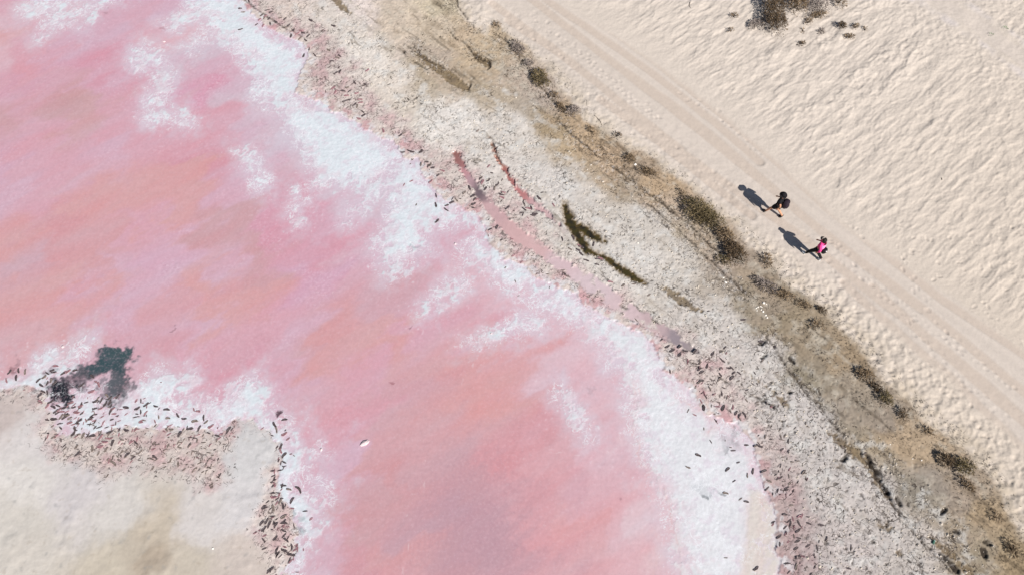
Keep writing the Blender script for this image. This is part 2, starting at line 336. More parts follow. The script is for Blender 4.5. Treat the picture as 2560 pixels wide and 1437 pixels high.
# dark algae and mud showing under the brine
DARK = [(232,915,40,9,.85,(58,78,84)),(200,930,30,7,.8,(64,74,80)),(130,962,16,7,.7,(50,48,56)),(190,968,34,7,.7,(58,54,62)),(312,892,18,12,.9,(60,82,88)),(275,875,24,10,.9,(60,82,88)),(160,1005,10,10,.9,(36,34,42)),(330,965,8,6,.6,(88,84,92)),(248,965,8,12,.6,(76,76,86)),(1165,1290,105,130,.55,(190,150,163)),(1130,1400,80,60,.4,(196,152,162)),(1240,1380,60,60,.4,(188,148,160)),(175,260,60,70,.3,(196,150,150)),(285,900,40,30,.95,(62,84,90)),(300,885,22,18,.9,(66,86,90)),(255,920,38,18,.9,(60,82,88)),(292,950,20,40,.9,(62,80,86)),(210,940,34,10,.8,(72,78,84)),(300,978,14,22,.6,(96,92,98)),(322,960,18,8,.45,(100,92,98)),(262,985,10,16,.6,(88,88,96)),
        (150,975,30,18,1.0,(34,38,46)),(165,995,12,14,1.0,(30,34,42)),(175,955,30,10,.7,(64,60,68)),(120,930,16,6,.5,(90,74,80)),(40,905,8,14,.45,(140,104,110)),(35,915,10,8,.4,(140,104,110)),
        (735,1300,14,14,.55,(120,138,140)),(750,1335,14,10,.55,(110,132,134)),(735,1330,10,8,.5,(96,112,116)),(1762,1228,26,14,.22,(130,140,150)),(1775,1235,10,6,.3,(130,140,150)),(1790,1230,9,4,.5,(96,104,112)),(1812,1232,8,4,.6,(80,84,92)),(1830,1090,7,12,.35,(110,112,118)),(1812,1120,5,10,.5,(96,96,104)),(1840,1075,12,4,.5,(96,96,102)),(1765,1242,8,5,.6,(90,98,104)),(1035,622,8,5,.5,(140,152,158)),(1665,896,8,10,.7,(122,116,112)),(1702,930,9,7,.75,(110,106,104)),(1690,918,12,5,.5,(135,125,123)),
        (437,824,5,4,.7,(140,105,112)),(403,72,6,5,.45,(165,120,130)),(1030,817,3,3,.6,(140,100,110)),(1478,977,6,5,.4,(170,140,148)),(274,20,6,4,.5,(165,125,135)),(265,30,5,4,.5,(165,125,135)),(1455,1008,6,4,.35,(175,140,150)),(1552,1252,4,4,.45,(150,110,120)),(973,953,5,4,.6,(160,100,108)),(702,1023,6,5,.9,(66,44,52)),(1823,1100,20,16,.3,(130,130,136))]

# ------------------------------------------------------------------ the ground: height, colour, kind of surface
Z_LAKE, Z_SALT, Z_MUD, Z_CRUST, Z_CLAY, Z_SANDY, Z_ROAD, Z_BARZ, Z_CHAN, Z_POOL = range(10)
ZNAME = ["lake_water", "salt_crust", "shore_mud", "dry_mudflat", "clay_bank", "sand", "sand_track", "sandbar", "brine_channel", "stagnant_pool"]

def mixc(a, b, m): return a * (1 - m[..., None]) + b * m[..., None]

def ground(X, Y, fine=True):
    X = X.astype(np.float32); Y = Y.astype(np.float32)
    w1 = fbm(X, Y, 0.55, 4, 1); w2 = fbm(X, Y, 0.55, 4, 5)
    f1n = fbm(X, Y, 2.2, 3, 9); f2n = fbm(X, Y, 2.2, 3, 13)
    fi = fbm(X, Y, 6.0, 3, 21)                          # decimetre scale
    sh = F_SHORE(X + w1 * .15 + f1n * .16, Y + w2 * .15 + f2n * .16)
    mu = F_MUD(X, Y) + w1 * .9 + f1n * .3
    cr = F_CRUST(X, Y) - .45 + w2 * .9 + f2n * .5
    sa = F_SAND(X, Y) + w1 * .35 + f1n * .22
    bar = F_BAR(X, Y) + w2 * .38 + f1n * .30 + fi * .08
    bin_ = F_BARIN(X, Y) + w1 * .8 + f2n * .3
    tlo, thi = F_TLO(X, Y), F_THI(X, Y)
    # ---- lake pigment
    ux = X * .82 + Y * .57; uy = -X * .57 + Y * .82     # wind streaks run to the upper right
    sw = fbm(ux * .35, uy * 1.3, .6, 4, 31)
    wl = fbm(ux * .30, uy * .75, 1, 4, 33)
    base = K_LAKE(X + wl * 2.2 + w1 * .5 + f1n * .15, Y + wl * 1.5 + w2 * .4 + f2n * .12)
    str_ = np.clip(sw * 1.1, -.8, .8)
    lk = base * (1 + np.stack([str_ * .02, str_ * -.085, str_ * -.09], -1))
    cn = 1 - worley(X * 5.5, Y * 5.5, 3)[0]              # crystal crackle on the bed
    lil = np.clip((base[..., 2] - base[..., 1] - .04) * 9, 0, 1) * sst(-.3, .5, fbm(X, Y, .5, 3, 41))
    lk = lk * (1 + (fi * .045 + f1n * .03)[..., None])
    lk = mixc(lk, lin((236, 206, 220))[None, None] if lk.ndim == 3 else lin((236, 206, 220)), np.clip(lil * sst(.55, .85, cn + fi * .3) * .35, 0, 1))
    # ---- salt
    s0 = F_SALT(X + w1 * .35 + f1n * .22, Y + w2 * .35 + f2n * .22)
    fz_ = fbm(X, Y, 11.0, 2, 155)
    cov = fbm(X * .8 + Y * .3, Y * .9 - X * .3, .8, 5, 173, .62)
    sn = s0 + fi * .22 + f1n * .42 + w1 * .3 + fz_ * .03 + .04 + np.clip(np.abs(fbm(X + w1 * .3, Y + w2 * .3, 1.35, 4, 201, .55)) * 2.0 - .42, -.42, .55) * (1 - .45 * sst(5, 12, X)) + (np.clip(cov, -.2, .8) * 1.1 * (1 - .55 * sst(4, 12, X)) + .08)
    salt = sst(.06, -.09, sn) * (.50 + .50 * sst(.1, -.9, sn + w2 * .6 + f1n * .4))
    haze = sst(1.5, -.5, s0 + w2 * .8 + f1n * .5 + cov * .5) * .62
    lk = mixc(lk, lin((222, 214, 226)), haze * (1 - salt))
    thr = F_SALT(X + f2n * .5, Y + f1n * .5)
    rim = sst(.06, 0.0, np.abs(sn - .02)) * sst(-.3, .3, w2 + f1n) * sst(1.2, .1, s0)
    vein = sst(.045, .0, np.abs(f1n + fi * .35)) * sst(.9, 0, thr + w2 * .7) * .8
    spk = sst(.62, .9, fi + f1n * .5) * sst(2.5, 0, s0) * .6
    saltc = mixc(np.broadcast_to(lin((225, 231, 237)), lk.shape), lin((231, 230, 234)), sst(0, 10, X)) * (1 + (fi * .04 + f1n * .035 + w1 * .05)[..., None])
    pinkin = sst(.1, .7, fbm(X, Y, .9, 5, 51) + .15) * sst(-1.6, -.1, s0)
    saltc = mixc(saltc, lin((226, 204, 214)), pinkin * .8)
    col = mixc(lk, saltc, np.clip(salt, 0, 1))
    col = mixc(col, lin((236, 236, 242)), np.clip(np.maximum(np.maximum(rim, vein), spk), 0, 1) * .85)
    cont = np.abs(((s0 + w1 * .5 + f1n * .12) / .75) % 1.0 - .5)
    col = mixc(col, lin((214, 198, 206)), sst(.47, .5, cont) * salt * sst(5, 11, X) * sst(-.4, .4, w2) * .55)
    vn = F_VEIN(X + f1n * .10, Y + f2n * .10)
    col = mixc(col, lin((236, 208, 212)), sst(.05, .0, vn) * .65)
    be = sst(.15, -.25, F_BEIGE(X + f1n * .2, Y + f2n * .1))
    col = mixc(col, lin((222, 212, 202)), be * .8)
    pc = F_PCRACK(X + f1n * .14, Y + f2n * .14)
    col = mixc(col, lin((226, 188, 188)), sst(.09, .0, pc) * .6 * sst(-.4, .2, w2) + sst(.5, .0, pc) * .18)
    col = mixc(col, lin((120, 108, 112)), sst(.66, .8, fbm(X, Y, 4.2, 3, 151)) * salt * sst(14, 18, X) * sst(14, 11, Y) * .8)
    for (u, v, a, b, k, c) in DARK:
        px, py = P(u, v)
        ddx = (X + f1n * .34 + w1 * .3 - px) / (a / 46.); ddy = (Y + f2n * .34 + w2 * .3 - py) / (b / 42.)
        r = np.sqrt(ddx ** 2 + ddy ** 2) + fi * .3 + f1n * .25
        m = sst(1.35, .7 if a < 60 else .1, r) * k
        col = mixc(col, lin(c), m * ((.7 + .5 * np.clip(f1n + .3, 0, .6)) if k < .6 else 1))
    cl = mixc
    # ---- trampled mud along the shore
    sq1 = sst(.075, .02, np.abs(fbm(ux * 1.0, uy * 1.35, 2.6, 2, 141))) * sst(.0, .28, fbm(X, Y, 2.1, 2, 143))
    sq2 = sst(.08, .02, np.abs(fbm(X, Y, 3.9, 2, 145))) * sst(.05, .3, fbm(X, Y, 3.0, 2, 147))
    squig = np.maximum(sq1, sq2)
    al = (X - Y) * .707; ac = (X + Y) * .707             # along and across the shore
    streak = fbm(al * .16, ac * .9, 1.0, 4, 149)
    wf, wg, wr = worley((X * .77 + Y * .64) * 3.0 + f1n * .8, (-X * .64 + Y * .77) * 4.4 + f2n * .8, 7)
    bowl = np.clip(1 - (wf / .52) ** 2, 0, 1); edge = sst(.16, .0, wg - wf)
    wf2, wg2, wr2 = worley(X * 5.5 + f2n * .9, Y * 5.5 + f1n * .9, 17)
    bowl2 = np.clip(1 - (wf2 / .5) ** 2, 0, 1)
    tramp = sst(-.5, .5, fbm(X, Y, .8, 3, 61) + .35)
    patch = fbm(X, Y, .9, 4, 71)
    mud = mixc(np.broadcast_to(lin((220, 205, 198)), col.shape), lin((210, 180, 179)), sst(-.25, .5, patch))
    mud = mixc(mud, lin((190, 168, 164)), sst(.1, .7, fbm(X, Y, 1.7, 4, 75)) * .6)
    mud = mixc(mud, lin((211, 156, 163)), sst(1.1, .1, sh) * (1 - sst(.05, -.1, bar)) * sst(-.2, .6, patch) * .55)
    lowf = sst(9, 13.5, X) * sst(12, 4, Y)
    mud = mixc(mud, lin((180, 153, 152)), lowf * .85)
    mud = mud * (1 + (fi * .06 + f2n * .05)[..., None])
    m_b0 = sst(.05, -.1, bar) * 2
    mud = mixc(mud, lin((104, 84, 82)), squig * tramp * .75 * sst(.1, .5, sh + bar * 0 + m_b0))
    mud = mixc(mud, lin((226, 222, 224)), sst(1.0, .0, sh + cov * .3) * (1 - sst(.05, -.1, bar)) * sst(.02, .22, fbm(X, Y, 1.9, 4, 191)) * .85)
    mud = mixc(mud, lin((224, 220, 220)), sst(-.75, .0, bar) * sst(.05, -.1, bar) * sst(.0, .25, fbm(X, Y, 2.1, 4, 193)) * .8)
    # ---- dry flat with its cracks and holes
    land = K_LAND(X + w1 * .8, Y + w2 * .8)
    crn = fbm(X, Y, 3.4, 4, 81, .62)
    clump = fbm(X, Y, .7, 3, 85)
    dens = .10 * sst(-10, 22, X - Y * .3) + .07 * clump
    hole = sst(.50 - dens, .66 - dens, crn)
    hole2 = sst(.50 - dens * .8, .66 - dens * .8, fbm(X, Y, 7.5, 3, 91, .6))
    cru = land * (1 + (fi * .07 + f1n * .10 + clump * .07 + streak * .10)[..., None]) * np.array([1.115, 1.09, 1.085])
    cru = mixc(cru, lin((226, 222, 218)), sst(-.05, .6, fbm(X, Y, 1.3, 4, 95)) * .6)
    cru = mixc(cru, lin((172, 158, 142)), sst(.1, .7, streak * .6 + .6 * fbm(X, Y, 1.0, 4, 97)) * .45)
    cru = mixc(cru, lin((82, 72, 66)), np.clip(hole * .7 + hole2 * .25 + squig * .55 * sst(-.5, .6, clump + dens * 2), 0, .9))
    # ---- brown clay bank
    cla = land * (1 + (fi * .12 + f1n * .10 + w1 * .06 + streak * .22)[..., None]) * np.array([1.23, 1.17, 1.20])
    cs = fbm(ux * .5 + X * .2, uy * .5, 2.2, 4, 99)
    cla = mixc(cla, lin((124, 106, 84)), sst(.1, .7, streak + .4 * fbm(X, Y, 1.6, 4, 101)) * .5)
    cla = mixc(cla, lin((208, 197, 182)), sst(.0, .7, .7 * fbm(X, Y, 2.0, 4, 103) - streak * .7) * .6)
    cla = mixc(cla, lin((84, 72, 58)), sst(.09, .02, np.abs(fbm(al * .07, ac * 1.3 + w1 * .2, 1.0, 3, 165))) * sst(-.3, .4, clump) * .55)
    cru = mixc(cru, lin((120, 106, 90)), sst(.05, .015, np.abs(fbm(al * .08, ac * 1.1 + w2 * .2, 1.0, 3, 187))) * sst(-.1, .5, clump + w1) * .55)
    # ---- sand
    san = np.broadcast_to(lin((225, 211, 199)), col.shape) * (1 + (w1 * .03 + f1n * .02 + fi * .02)[..., None])
    san = mixc(san, lin((219, 203, 187)), sst(10, 34, X + (20 - Y) * .8) * .55)
    san = mixc(san, lin((190, 172, 146)), sst(1.6, 0, sa) * .45 * sst(-.5, .5, f1n + w2))
    road = np.broadcast_to(lin((222, 208, 197)), col.shape) * (1 + (w2 * .025 + fi * .015)[..., None])
    rut = F_RUT(X + w1 * .05, Y + w2 * .05)
    rutm = sst(.34, .16, rut)
    rs = fbm(al * .06 + w1 * .03, ac * 2.6, 1.0, 3, 167)
    road = road * (1 + (rs * .055)[..., None])
    road = mixc(road, lin((212, 194, 180)), rutm * .7)
    barc = land * (1 + (fi * .05 + f1n * .05 + w1 * .05)[..., None]) * np.array([1.0, 1.0, 1.045])
    barc = mixc(barc, lin((166, 150, 132)), sst(.35, .75, fbm(X, Y, 2.8, 4, 107)) * .25)
    barc = mixc(barc, lin((150, 150, 150)), sst(.4, .75, fbm(X, Y, 1.8, 5, 109)) * .35)
    # ---- stacking the bands
    zone = np.where(sn < -.02, Z_SALT, Z_LAKE).astype(np.int8)
    m_sh = sst(-.05, .09, sh + fi * .06)
    col = mixc(col, mud, m_sh); zone = np.where(m_sh > .5, Z_MUD, zone)
    m_mu = sst(-.7, .7, mu) * m_sh
    col = mixc(col, cru, m_mu); zone = np.where(m_mu > .5, Z_CRUST, zone)
    m_cr = sst(-.6, .6, cr) * m_sh
    col = mixc(col, cla, m_cr); zone = np.where(m_cr > .5, Z_CLAY, zone)
    m_sa = sst(-.25, .2, sa)
    col = mixc(col, san, m_sa); zone = np.where(m_sa > .5, Z_SANDY, zone)
    m_ro = sst(-.5, .3, tlo + w1 * .3) * sst(.3, -.2, thi + w2 * .15)
    tr2 = F_TR2(X, Y) + w1 * .1
    m_r2 = sst(.2, -.2, tr2)
    col = mixc(col, road, np.maximum(m_ro, m_r2) * m_sa); zone = np.where((np.maximum(m_ro, m_r2) > .5) & (m_sa > .5), Z_ROAD, zone)
    sheen = sst(.5, .0, np.abs(tr2 - .45)) * sst(-.3, .5, w2)
    col = mixc(col, lin((226, 216, 216)), sheen * .5 * m_sa)
    m_b = sst(.08, -.14, bar); m_bi = sst(.5, -.6, bin_) * m_b
    trb = sst(.35, -.1, bar) * (1 - m_b) * sst(-.2, .3, f1n + .2)
    col = mixc(col, mud, m_b); zone = np.where(m_b > .5, Z_MUD, zone)
    col = mixc(col, barc, m_bi); zone = np.where(m_bi > .5, Z_BARZ, zone)
    # loose white/pink trampling around the bar's edge
    # ---- ruts with water and brown wet clay
    ch = F_CHAN(X + f1n * .04, Y + f2n * .04) + fi * .11 + f1n * .14
    m_ch = sst(.07, -.09, ch) * (1 - .9 * sst(.0, .35, fbm(X, Y, 1.4, 4, 181)) * sst(.5, 3.5, X))
    chc = K_CHAN(X, Y) * (1 + (fi * .05 + f1n * .04)[..., None])
    col = mixc(col, chc, m_ch); zone = np.where(m_ch > .5, Z_CHAN, zone)
    po = F_POOL(X + f1n * .05, Y + f2n * .05) + fi * .10 + f1n * .04
    m_po = sst(.03, -.04, po)
    poc = mixc(np.broadcast_to(lin((70, 62, 34)), col.shape), lin((46, 42, 34)), sst(-.3, .4, f1n))
    poc = mixc(poc, lin((118, 94, 52)), sst(-.12, .02, po) * .8)
    col = mixc(col, lin((140, 120, 92)), sst(.22, 0, po) * .6)
    col = mixc(col, poc, m_po); zone = np.where(m_po > .5, Z_POOL, zone)
    br = F_BROWN(X + f1n * .12, Y + f2n * .12) + fi * .14
    m_br = sst(.06, -.08, br)
    brc = mixc(np.broadcast_to(lin((140, 120, 92)), col.shape), lin((118, 100, 78)), sst(-.3, .4, f1n))
    col = mixc(col, brc, m_br * .85)
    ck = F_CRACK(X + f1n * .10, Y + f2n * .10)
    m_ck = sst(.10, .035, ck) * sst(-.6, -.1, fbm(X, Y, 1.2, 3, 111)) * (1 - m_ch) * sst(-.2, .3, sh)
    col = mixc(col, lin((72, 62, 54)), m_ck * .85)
    dp = F_SHADE_FLECK(X + f1n * .06, Y + f2n * .06)
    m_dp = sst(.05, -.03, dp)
    col = mixc(col, lin((48, 40, 34)), m_dp * .9)  # ledge and pit shadow painted into the colour, dark flecks too
    # ---- how densely fine marks sit on the surface (read by the materials)
    clm = sst(-.25, .45, fbm(X, Y, .9, 3, 161)); clb = sst(-.3, .5, fbm(X, Y, .35, 2, 163))
    mk = m_sh * (1 - m_mu) * sst(.1, .8, sh + f1n * .3) * (.35 + .6 * tramp * clm)
    mk = np.maximum(mk, m_mu * (1 - m_cr) * (.0 + .50 * clm + .38 * sst(-4, 16, X - Y * .4)))
    mk = np.maximum(mk, m_mu * sst(1.0, .1, ck + w1 * .5) * .92)
    mk = np.maximum(mk, m_cr * (1 - m_sa) * (.35 * clm * clb + .25 * sst(.5, -1.5, cr)))
    mk = np.where(m_sa > .3, 0, mk)
    mk = np.maximum(mk, m_b * (.80 * sst(-.7, .2, bin_ + clump * .5) * (.35 + .65 * clm) + .0))
    mk = mk * (1 - m_ch) * (1 - m_po)
    mk = np.where(m_sh + m_b < .5, lil, mk)
    mk = np.clip(mk, 0, 1)
    sg = (sst(1.1, .0, s0 + w2 * .3) * sst(-.45, .35, w1 + f1n * .4)) * (1 - m_sh)
    # ---- height
    inl = m_sh * (.05 + .10 * sst(0, 3, sh) + .12 * sst(2, 7, sh)) + .16 * sst(-1, 2, sa) + .10 * sst(0, 4, sa) * m_sh
    z = inl
    z = z + (1 - m_sh) * (1 - m_b) * (salt * (.012 + .004 * fi + .005 * f1n) + .012 * lil * (cn - .6) + .012 * np.maximum(rim, vein) + .003 * fi)
    z = z + m_b * (.05 * sst(.1, -.9, bar) + .05 * sst(0, -2.5, bar) + .02 * w1)
    trz = (m_sh * (1 - m_mu) + m_b * (1 - m_bi)) * (1 - m_ch)
    z = z + trz * (-.03 * squig * tramp - .014 * bowl * tramp * (wr > .3) - .006 * bowl2 + .010 * fi + .014 * f1n)
    inner = np.maximum(m_mu * (1 - m_sa), 0) * (1 - m_ch) * (1 - m_po)
    z = z + inner * (-.04 * hole - .012 * hole2 - .03 * squig + .012 * fi + .014 * f1n + .03 * w1 * m_cr)
    z = z + m_bi * (.006 * f1n + .003 * fi + .04 * sst(.2, .7, fbm(X, Y, .5, 3, 115)))
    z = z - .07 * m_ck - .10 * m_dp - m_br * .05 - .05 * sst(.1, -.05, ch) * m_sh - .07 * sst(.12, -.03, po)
    z = np.where(m_ch > .75, np.minimum(z, .035 + .0 * z), z)
    # sand relief
    a1 = math.radians(41)
    vx = X * math.cos(a1) + Y * math.sin(a1); vy = -X * math.sin(a1) + Y * math.cos(a1)
    q1, q2, qr, qo = worley(vx * .95 + w1 * .5 + f1n * .05, vy * 2.2 + w2 * .5 + f2n * .05, 23, .98, True)
    q3, q4, qs = worley(X * 2.6 + w2 * .8 + f1n * .2, Y * 2.6 + w1 * .8 + f2n * .2, 29)
    dune = sst(0.1, 2.2, thi) * sst(.0, .8, tr2)
    cal = sst(6, 12, X - (30 - Y) * .1 + w1 * 2)             # calmer sand towards the top centre
    big = dune * (.30 + .70 * cal)
    scal = -(np.clip(1 - (q1 / .62) ** 2, 0, 1)) * (.35 + .65 * qr)
    # each scoop leans: steep on one side
    e1, e2, er, eo = worley(vx * 1.5 + w2 * .4, vy * 3.1 + w1 * .4, 27, .95, True)
    arip = fbm(vx * .42 + w1 * .25, vy * 1.5 + w2 * .2, 1.0, 4, 183, .55)
    rip2 = (1 - np.abs(fbm(vx * .55 + w1 * .3, vy * 2.1 + f1n * .12, 1.0, 3, 185)) * 3)
    dune_h = (.040 * np.minimum(q1 ** 2 / .45, 1.2) + .030 * qo * sst(.0, .12, q2 - q1)) * (.2 + .8 * qr) * (.5 + .5 * sst(-.4, .5, fbm(X, Y, .3, 2, 171))) + .050 * arip + .016 * rip2 + (.014 * np.minimum(e1 ** 2 / .45, 1)) * sst(.3, .7, er)
    rd = F_RIDGE(X + w1 * .25, Y + w2 * .25)
    dune_h = dune_h + (.07 * np.exp(-(rd / .38) ** 2) - .03 * np.exp(-((rd - .8) / .5) ** 2)) * sst(-.5, .3, w1 + f2n * .5)
    rid = 1 - np.abs(fbm(vx * .16, vy * .75, .8, 3, 121)) * 2.4
    dune_h = dune_h + .03 * np.clip(rid, 0, 1) ** 2 * cal * sst(-.1, .5, fbm(X, Y, .12, 2, 122))
    near2 = sst(4.5, .8, tr2) * dune
    dune_h = dune_h * (1 - .45 * near2) - near2 * .035 * np.clip(1 - (q3 / .5) ** 2, 0, 1)
    z = z + m_sa * big * dune_h * .88
    low = m_sa * sst(.6, -.8, tlo + w1 * .5) * (1 - m_ro)
    z = z - low * (.035 * np.clip(1 - (q3 / .5) ** 2, 0, 1) * (.3 + .7 * qs) * sst(5, 14, X) - .012 * f1n + .01 * w1) - low * .02 * np.clip(1 - (q3 / .5) ** 2, 0, 1)
    mid = m_sa * m_ro
    z = z + mid * (.018 * rs - .032 * rutm + .012 * sst(.16, .02, np.abs(rut - .36)) + .006 * f1n + .004 * fi)
    z = z - m_sa * m_r2 * .05
    z = z + m_sa * (1 - m_ro) * (.012 * f1n + .006 * fi + .05 * w1 * sst(.5, 3, thi))
    z = z + m_sa * (1 - m_ro) * sst(0, 1.2, thi) * (1 - cal) * .03 * fbm(vx * .5, vy, 1.2, 3, 125)
    return z.astype(np.float32), np.concatenate([np.clip(col / KEY, .004, .9), mk[..., None], sg[..., None]], -1).astype(np.float32), zone

STEP = 0.05
gx = np.arange(-37.5, 37.5 + STEP, STEP); gy = np.arange(1.2, 40.5, STEP)
FX, FY = np.meshgrid(gx, gy)
FZ, FC, FZN = ground(FX, FY)

def stamp(x, y, ang, ln, wd, depth, rim):
    """press an oval into the sand"""
    r = ln * 1.3
    i0 = int((x - r - gx[0]) / STEP); i1 = int((x + r - gx[0]) / STEP) + 2
    j0 = int((y - r - gy[0]) / STEP); j1 = int((y + r - gy[0]) / STEP) + 2
    if i0 < 0 or j0 < 0 or i1 >= len(gx) or j1 >= len(gy): return
    sx = FX[j0:j1, i0:i1] - x; sy = FY[j0:j1, i0:i1] - y
    c, s = math.cos(ang), math.sin(ang)
    q = np.sqrt(((sx * c + sy * s) / (ln / 2)) ** 2 + ((-sx * s + sy * c) / (wd / 2)) ** 2)
    FZ[j0:j1, i0:i1] += (-depth * np.clip(1 - q ** 2, 0, 1) + rim * np.exp(-((q - 1.15) / .3) ** 2)).astype(np.float32)

def trail(pts, side, n=1, jit=.2, stride=.62):
    w = conv(pts, .4)
    for _ in range(n):
        off = rng.uniform(-.25, .25)
        acc = 0; k = 0
        for a, b in zip(w[:-1], w[1:]):
            L = math.dist(a, b); an = math.atan2(b[1] - a[1], b[0] - a[0])
            t = acc
            while t < L:
                k += 1; sgn = 1 if k % 2 else -1
                x = a[0] + (b[0] - a[0]) * t / L; y = a[1] + (b[1] - a[1]) * t / L
                o = off + sgn * .11 + rng.uniform(-jit, jit)
                stamp(x - math.sin(an) * o, y + math.cos(an) * o, an + rng.uniform(-.3, .3), rng.uniform(.28, .38), rng.uniform(.18, .26), rng.uniform(.008, .03), .004)
                t += stride * rng.uniform(.85, 1.15)
            acc = t - L

trail([(1330,40),(1420,105),(1490,165),(1570,235),(1650,300)], 1, 3)
trail([(1300,70),(1400,140),(1500,240),(1620,340),(1740,440)], 1, 2)
trail([(1430,150),(1560,240),(1640,330),(1760,430),(1850,500)], 1, 1)
trail([(1700,235),(1800,290),(1900,390)], 1, 2)
trail([(1960,600),(2080,600),(2180,690),(2290,790),(2400,880)], 1, 2)
trail([(2080,640),(2200,740),(2300,850),(2400,960),(2520,1060)], 1, 2)
trail([(2060,660),(2150,780),(2260,880),(2330,950),(2440,1060),(2540,1170)], 1, 2)
trail([(2250,650),(2340,800),(2440,900),(2550,980)], 1, 2)
trail([(1340,200),(1440,260),(1560,360),(1700,450)], 1, 1)
trail([(2045,660),(2110,720),(2190,790)], 1, 1, .05)
for _ in range(500):
    u, v = rng.uniform(1880, 2560), rng.uniform(560, 1430)
    x, y = P(u, v, .4)
    j, i = int((y - gy[0]) / STEP), int((x - gx[0]) / STEP)
    if 0 <= i < len(gx) and 0 <= j < len(gy) and FZN[j, i] in (Z_SANDY,):
        stamp(x, y, rng.uniform(0, 3.1), rng.uniform(.25, .42), rng.uniform(.16, .28), rng.uniform(.015, .04), .005)

def zat(x, y):
    i = min(max((x - gx[0]) / STEP, 0), len(gx) - 2); j = min(max((y - gy[0]) / STEP, 0), len(gy) - 2)
    a, b = int(j), int(i)
    return float(FZ[a:a + 2, b:b + 2].mean())

# ---- ground materials
def nodes_of(name):
    m = bpy.data.materials.new(name); m.use_nodes = True
    return m, m.node_tree, m.node_tree.nodes["Principled BSDF"]

